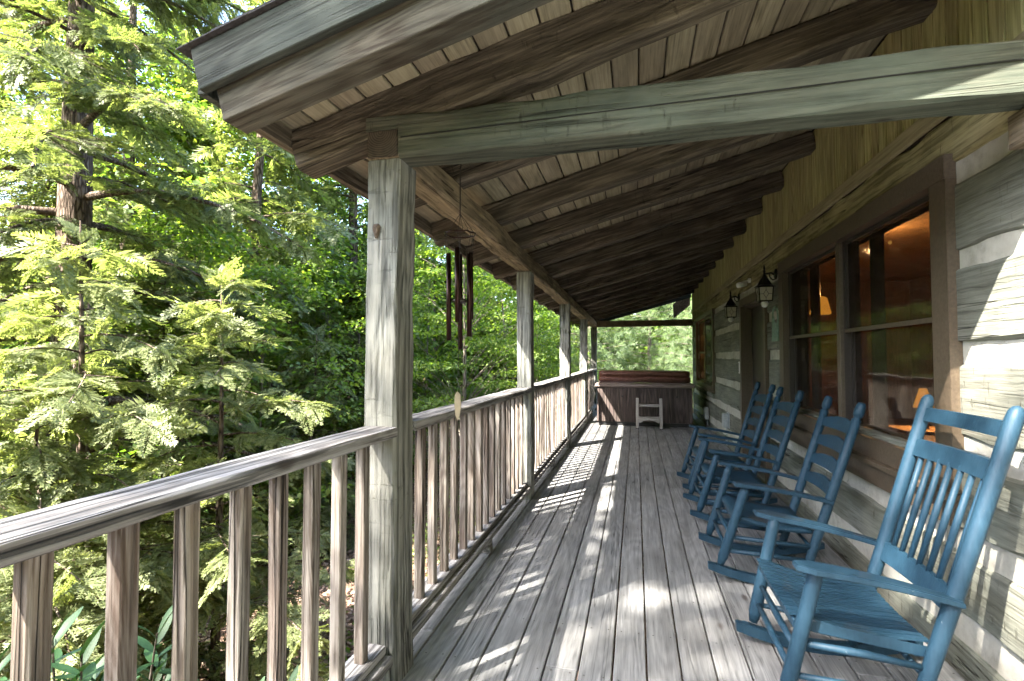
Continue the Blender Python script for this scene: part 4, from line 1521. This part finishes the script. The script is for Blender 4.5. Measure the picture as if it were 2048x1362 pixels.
def broadleaf(base, h, r0, crown_z, crown_r, ncl, nleaf, seed, label, leaf=(.07, .12), mat=None, group='broadleaf trees in the wood', lean=(0, 0),
              flat=.28, clr=(.45, .9), lobed=False, bk=None, name='broadleaf_tree', tilt=.45, wob=.2):
    rs = np.random.RandomState(seed)
    bz = float(ground_z(base[0], base[1]))
    b = (base[0], base[1], bz)
    t = thing(name, b, label, 'tree', group)
    pts, rad, tg = trunk_geo(b, h, r0, rs, lean, wob)
    P = np.array(pts)
    limbs = [tg]
    pos, dirs, ups, scs = [], [], [], []
    zlo, zhi = crown_z
    for i in range(ncl):
        z = bz + zlo + (zhi - zlo) * rs.uniform(0, 1)
        f = (z - bz - zlo) / (zhi - zlo)
        rr = crown_r * math.sqrt(max(.04, 1 - (2 * f - .85) ** 2 * .8)) * math.sqrt(rs.uniform(.05, 1))
        a = rs.uniform(0, 2 * math.pi)
        k = int(np.clip((z - rr * .55 - bz) / h, .08, .93) * (len(P) - 1))
        o = P[k]
        zt = min(z, bz + h * 1.05)
        c = np.array([P[min(len(P) - 1, k + 2)][0] + rr * math.cos(a), P[min(len(P) - 1, k + 2)][1] + rr * math.sin(a), zt])
        if rs.uniform() < .75:
            mid = (o + c) / 2 + np.array([0, 0, .12 * rr])
            lr = max(.006, rad[k] * .28)
            limbs.append(tube_geo([o, mid, c], [lr, lr * .6, .004], 5, False))
        R_ = rs.uniform(*clr)
        n = int(nleaf * R_)
        q = rs.normal(size=(n, 3)) * np.array([R_ * .5, R_ * .5, R_ * .5 * flat])
        pos.append(c + q)
        dd = norm(q * np.array([1, 1, .2]) + rs.normal(size=(n, 3)) * .35 * R_)
        dirs.append(dd + np.array([0, 0, -.25]))
        ups.append(norm(np.array([0, 0, 1.0])[None] + rs.normal(size=(n, 3)) * tilt))
        scs.append(rs.uniform(leaf[0], leaf[1], n))
    pos, dirs, ups, scs = (np.concatenate(v) for v in (pos, dirs, ups, scs))
    Q = place(LEAF2 if lobed else LEAF, pos, dirs, ups, scs)
    join('trunk', limbs, bk or m_bark_g, t, b, True)
    quads('crown', Q, mat or m_broad, t, b)
    return len(Q)


def polar(px, d, py=714):
    """ground position along the ray of a picture column (full size pixels) at distance d"""
    a = R(13.776) + math.atan((1024 - px) / 1011.0)
    return (-d * math.sin(a), d * math.cos(a))


nq = 0
nq += hemlock(polar(140, 9.8), 15.5, .30, 3.9, 96, 1, 'tall hemlock with a thick furrowed trunk at the left edge', zl=.10, droop=.55, scale=(.36, .56), lean=(.1, .1), dens=1.2)
nq += hemlock(polar(705, 16), 15, .24, 3.4, 64, 2, 'tall hemlock with a straight dark trunk left of the nearest post', zl=.12, lod=False, scale=(.5, .8))
nq += hemlock(polar(480, 13), 14, .2, 3.3, 60, 3, 'hemlock in the middle of the wood with a leaning limb', zl=.08, lod=False, scale=(.5, .8), lean=(.6, .3))
nq += hemlock(polar(250, 16), 17, .22, 3.6, 56, 4, 'tall hemlock rising behind the thick trunked one', zl=.1, lod=False, scale=(.5, .85))
nq += hemlock(polar(440, 6.0), 4.3, .05, 1.7, 46, 5, 'young hemlock with a pale upright tip behind the railing centre', zl=.06, mat=m_hem_y, scale=(.25, .38), droop=.4,
              group='young hemlocks near the railing', dens=1.5, rise=.35, name='young_hemlock')
nq += hemlock(polar(165, 6.1), 4.7, .06, 1.9, 46, 6, 'young hemlock with pale tips in front of the thick trunk', zl=.06, mat=m_hem_y, scale=(.26, .40), droop=.45,
              group='young hemlocks near the railing', dens=1.5, rise=.3, name='young_hemlock')
nq += hemlock(polar(320, 10.4), 5.6, .06, 1.8, 42, 7, 'young hemlock between the two pale tipped ones', zl=.06, mat=m_hem_y, scale=(.26, .40), droop=.45,
              group='young hemlocks near the railing', dens=1.35, rise=.3, name='young_hemlock')
nq += hemlock(polar(30, 5.6), 3.3, .05, 1.6, 36, 8, 'low young hemlock at the left end of the railing', zl=.05, mat=m_hem_y, scale=(.25, .38), droop=.5,
              group='young hemlocks near the railing', dens=1.4, name='young_hemlock')
nq += hemlock(polar(110, 5.2), 2.4, .05, 1.5, 34, 9, 'short young hemlock low in front of the others at the left', zl=.05, mat=m_hem_y, scale=(.24, .35), droop=.45,
              group='young hemlocks near the railing', dens=1.4, name='young_hemlock')
nq += hemlock(polar(620, 10.5), 4.2, .06, 1.7, 34, 10, 'blue green young hemlock left of the nearest post', zl=.05, scale=(.34, .5), lod=False,
              group='young hemlocks near the railing', dens=1.4, name='young_hemlock')
# maple sapling behind the wind chime
nq += broadleaf(polar(926, 13), 7.4, .07, (1.4, 7.4), 2.6, 95, 330, 21, 'slender maple sapling with layered leaves behind the wind chime', (.07, .12), m_map,
                group='maples near the porch', flat=.16, clr=(.4, .75), lobed=True, name='maple_tree', tilt=.3, wob=.1)
nq += broadleaf(polar(1010, 17), 6.6, .07, (1.0, 6.3), 2.3, 75, 260, 22, 'bright green maple behind the second post', (.08, .13), m_map,
                group='maples near the porch', flat=.2, clr=(.5, .9), name='maple_tree', tilt=.35)
spots = [(60, 20, 15, 'behind the thick hemlock at the far left'), (340, 21, 16, 'showing sky through its thin crown'), (430, 16, 11, 'with bright leaves above the young hemlocks'),
         (570, 17, 13, 'below the eave corner'), (640, 23, 16, 'left of the nearest post in the distance'), (790, 27, 15, 'just behind the nearest post'),
         (870, 25, 13, 'left of the hanging chimes'), (960, 28, 14, 'right of the hanging chimes'), (1050, 26, 13, 'between the second and third post'),
         (1110, 32, 15, 'far beyond the third post'), (1155, 30, 13, 'beyond the third and fourth post')]
for i, (px, d, h, lab) in enumerate(spots):
    nq += broadleaf(polar(px, d), h, .13, (1.0, h + .5), 3.0 + .03 * d, 95, 150, 30 + i, 'leafy green tree ' + lab, (.15, .25), None, clr=(.7, 1.25), flat=.4)
# end of the porch
ends = [((-1.6, 19.5), 7.5, 3), ((1.2, 22.0), 8.5, 4), ((3.6, 20.5), 6.5, 5)]


def pine(base, h, spread, seed, label):
    rs = np.random.RandomState(seed)
    bz = float(ground_z(*base))
    b = (base[0], base[1], bz)
    t = thing('pine_tree', b, label, 'tree', 'pale pines beyond the hot tub')
    pts, rad, tg = trunk_geo(b, h, .11, rs, (0, 0), .1)
    limbs, pos, dirs, scs = [tg], [], [], []
    P = np.array(pts)
    for i in range(70):
        f = .08 + .9 * (i + rs.uniform()) / 70
        p0 = P[0] + (P[-1] - P[0]) * f
        a = i * 2.4 + rs.uniform(-.4, .4)
        L = spread * (1 - f) ** .7 * rs.uniform(.7, 1.1) + .2
        out = np.array([math.cos(a), math.sin(a), .12])
        e = p0 + out * L
        limbs.append(tube_geo([p0, e], [.02, .005], 4, False))
        for j in range(int(6 + L * 11)):
            u = rs.uniform(.25, 1.0)
            d = norm(out + rs.normal(size=3) * .7 + np.array([0, 0, .35]))
            pos.append(p0 + out * L * u + rs.normal(size=3) * .10 * L)
            dirs.append(d)
            scs.append(rs.uniform(.28, .45))
    pos, dirs, scs = np.array(pos), np.array(dirs), np.array(scs)
    up = norm(rs.normal(size=pos.shape))
    idx = rs.randint(0, 3, len(pos))
    Q = np.concatenate([place(PIN[k], pos[idx == k], dirs[idx == k], up[idx == k], scs[idx == k]) for k in range(3)])
    join('trunk', limbs, m_bark_g, t, b, True)
    quads('crown', Q, m_pine, t, b)
    return len(Q)


nq += pine((-1.7, 19.0), 6.6, 2.0, 61, 'pale soft needled pine left of the porch end opening')
nq += pine((.5, 21.5), 7.2, 2.3, 62, 'pale soft needled pine in the middle of the porch end opening')
nq += pine((2.6, 19.5), 6.0, 2.0, 63, 'pale soft needled pine beside the cabin corner')
for i, (bx_, by_, h, lab) in enumerate(((-3.2, 24, 10, 'behind the left pale pine'), (1.6, 26, 11, 'behind the middle pale pine'), (4.2, 24, 11, 'beyond the cabin corner'))):
    nq += broadleaf((bx_, by_), h, .12, (.8, h + .5), 3.2, 90, 200, 80 + i, 'leafy green tree ' + lab, (.14, .22), m_map, clr=(.7, 1.2), flat=.4, group='trees beyond the hot tub')

# shade trees behind the photographer, whose crowns dapple the deck
nq += broadleaf((-8.0, -4.9), 17.5, .2, (13.6, 18.0), 1.1, 17, 110, 95, 'tall shade tree left of the viewpoint', (.14, .24), None, clr=(.5, .8), flat=.5, group='shade trees behind the viewpoint')
nq += broadleaf((-7.7, -7.9), 17.5, .2, (13.6, 18.0), 1.45, 24, 120, 96, 'tall shade tree behind the viewpoint', (.14, .24), None, clr=(.6, 1.1), flat=.5, group='shade trees behind the viewpoint')

nq += broadleaf((1.7, -5.3), 13, .2, (9.5, 14.5), 3.7, 70, 110, 97, 'added unseen tree beside the cabin, blocking sky light over the near deck', (.2, .3), None, clr=(.9, 1.5), flat=.5, group='shade trees behind the viewpoint')  # unseen canopy added to block overhead sky light on the near deck
nq += broadleaf((4.2, -4.6), 13, .2, (8.5, 14.5), 3.7, 70, 110, 98, 'added unseen tree at the back of the cabin, blocking sky light', (.2, .3), None, clr=(.9, 1.5), flat=.5, group='shade trees behind the viewpoint')  # second added crown closing off the sky overhead
us = [(70, 10.5, 4.5, 'half hidden behind the leftmost young hemlock'), (230, 11.5, 5.5, 'just right of the thick hemlock trunk'),
      (300, 10, 4.4, 'behind the two pale tipped young hemlocks'), (390, 11, 6, 'above the middle of the near railing'),
      (520, 10.5, 5.2, 'left of the straight dark trunk'), (585, 12.5, 6, 'below the eave corner'), (660, 13, 5.2, 'beside the straight dark trunk'),
      (740, 14.5, 6, 'directly behind the nearest post'), (850, 15.5, 6.5, 'left of the wind chime tubes'), (1080, 15.5, 4.6, 'between the second and third posts')]
for i, (px, d, h, lab) in enumerate(us):
    nq += broadleaf(polar(px, d), h, .035, (.5, h + .3), 1.7, 52, 170, 120 + i, 'thin bright green understory sapling ' + lab, (.08, .14), m_map,
                    group='understory saplings', flat=.22, clr=(.4, .8), name='maple_sapling', tilt=.4, wob=.2)

# the far wood: one mass
rs = np.random.RandomState(77)
n = 90000
az = R(13.776) + rs.uniform(R(-25), R(62), n)
dd = rs.uniform(24, 46, n)
fx, fy = -dd * np.sin(az), dd * np.cos(az)
gz = ground_z(fx, fy)
hmax = 8.5 + 3.0 * np.sin(az * 17) + 2.2 * np.sin(az * 41 + 1)
fz = gz + hmax * rs.uniform(0, 1, n) ** .8
pos = np.stack([fx, fy, fz], 1)
Q = place(LEAF, pos, rs.normal(size=(n, 3)), norm(np.array([0, 0, 1.0]) + rs.normal(size=(n, 3)) * .6), rs.uniform(.3, .6, n))
fw = quads('far_wood', Q, m_far)
tag(fw, 'distant green wood filling the gaps between the trunks', 'wood', kind='stuff')
nq += n

# unseen wood behind the viewpoint, shaped to block sky light and spare the sun
n = 52000
az = R(13.776) + rs.uniform(R(72), R(285), n)
sunny = (az > R(60)) & (az < R(172))
dd = np.where(sunny, rs.uniform(15, 24, n), rs.uniform(8.5, 17, n))
fx, fy = -dd * np.sin(az), dd * np.cos(az)
hmax = np.where(sunny, 8.0, 16.5) + 1.6 * np.sin(az * 13) + 1.2 * np.sin(az * 31 + 1)
fz = ground_z(fx, fy) + hmax * rs.uniform(0, 1, n) ** .8
Q = place(LEAF, np.stack([fx, fy, fz], 1), rs.normal(size=(n, 3)), norm(np.array([0, 0, 1.0]) + rs.normal(size=(n, 3)) * .6), rs.uniform(.3, .6, n))
tag(quads('far_wood', Q, m_far), 'unseen green wood behind the viewpoint, shaped to block sky light', 'wood', kind='stuff')

# ground cover and leaf litter
n = 60000
lx = rs.uniform(-11, -1.4, n)
ly = rs.uniform(1.5, 17, n)
lz = ground_z(lx, ly) + rs.uniform(.005, .05, n)
pos = np.stack([lx, ly, lz], 1)
Q = place(LEAF, pos, rs.normal(size=(n, 3)) * np.array([1, 1, .25]), norm(np.array([0, 0, 1.0]) + rs.normal(size=(n, 3)) * .4), rs.uniform(.05, .10, n))
m_lit = leafmat('dead_leaves', [(0, (.10, .06, .04)), (.5, (.26, .17, .125)), (.85, (.38, .29, .23)), (1, (.42, .20, .08))], .15, .7, (1, .9, .8))
tag(quads('leaf_litter', Q, m_lit), 'brown dead leaves scattered over the slope below the railing', 'leaf litter', kind='stuff')
n = 26000
cl = rs.uniform(0, 1, (420, 2)) * np.array([10.5, 16]) + np.array([-12, 1.5])
cl = cl[(np.abs(cl[:, 0] + 4.4 - (cl[:, 1] - 6) * -.3) > .9)]
ci = rs.randint(0, len(cl), n)
ux = cl[ci, 0] + rs.normal(size=n) * .22
uy = cl[ci, 1] + rs.normal(size=n) * .22
pos = np.stack([ux, uy, ground_z(ux, uy) + rs.uniform(.02, .32, n)], 1)
Q = place(LEAF, pos, rs.normal(size=(n, 3)) * np.array([1, 1, .4]), norm(np.array([0, 0, 1.0]) + rs.normal(size=(n, 3)) * .5), rs.uniform(.04, .09, n))
tag(quads('undergrowth', Q, m_map), 'low green seedlings growing through the dead leaves', 'undergrowth', kind='stuff')

# ---------------------------------------------------------------- evergreen shrub below the near railing
m_rho = leafmat('glossy_shrub_leaves', [(0, (.014, .042, .014)), (.5, (.026, .066, .022)), (1, (.048, .095, .034))], .15, .5, (1, 1.3, .4), .25)


def shrub_leaf(seed):
    rs_ = random.Random(seed)
    n_ = 6
    vs_, fs_ = [], []
    for i in range(n_ + 1):
        u = i / n_
        wd_ = .15 * math.sin(math.pi * min(1, u * .93 + .05)) ** .8 * (1 - .25 * (1 - u))
        z_ = -.18 * u * u + .02 * math.sin(u * 5 + seed)
        vs_ += [(u, -wd_, z_ + .05 * wd_ * 4), (u, 0, z_), (u, wd_, z_ + .05 * wd_ * 4)]
    for i in range(n_):
        a = i * 3
        fs_ += [(a, a + 3, a + 4, a + 1), (a + 1, a + 4, a + 5, a + 2)]
    return vs_, fs_


def shrub(base, top, n_st, seed, label):
    rs_ = random.Random(seed)
    bz = float(ground_z(*base))
    t = thing('evergreen_shrub', (base[0], base[1], bz), label, 'shrub', 'glossy shrubs below the railing')
    meshes = []
    for k in range(4):
        v, f = shrub_leaf(k)
        o = mobj('leaf', v, f, m_rho, t, (base[0], base[1], bz), smooth=True)
        meshes.append(o.data)
        bpy.data.objects.remove(o)
    stems = []
    for s in range(n_st):
        a = 2 * math.pi * s / n_st + rs_.uniform(-.4, .4)
        rr = rs_.uniform(.08, .36)
        zt = top - rs_.uniform(0, .45) - rr * .4
        tip = Vector((base[0] + rr * math.cos(a), base[1] + rr * math.sin(a), zt))
        st0 = Vector((base[0], base[1], bz))
        stems.append(tube_geo([st0, st0.lerp(tip, .5) + Vector((0, 0, .1)), tip], [.012, .008, .004], 5, False))
        nl = 9
        for l in range(nl):
            la = l * 2.4 + rs_.uniform(-.3, .3)
            up_ = .15 + .75 * (l / nl)
            d = Vector((math.cos(la) * (1.15 - up_), math.sin(la) * (1.15 - up_), up_)).normalized()
            o = bpy.data.objects.new('leaf', meshes[rs_.randrange(4)])
            q = d.to_track_quat('X', 'Z')
            sc = rs_.uniform(.11, .18)
            o.matrix_basis = Matrix.Translation(tip - Vector((0, 0, .16 * (1 - l / nl)))) @ q.to_matrix().to_4x4() @ Matrix.Scale(sc, 4)
            link(o, t)
    join('stem', stems, m_bark_g, t, (base[0], base[1], bz), True)


shrub((-2.15, 1.60), .50, 15, 1, 'glossy dark green shrub with long leaves behind the nearest balusters')
shrub((-2.05, 2.55), -.35, 5, 2, 'low glossy shrub tip just visible between balusters near the nearest post')
print('foliage quads', nq)
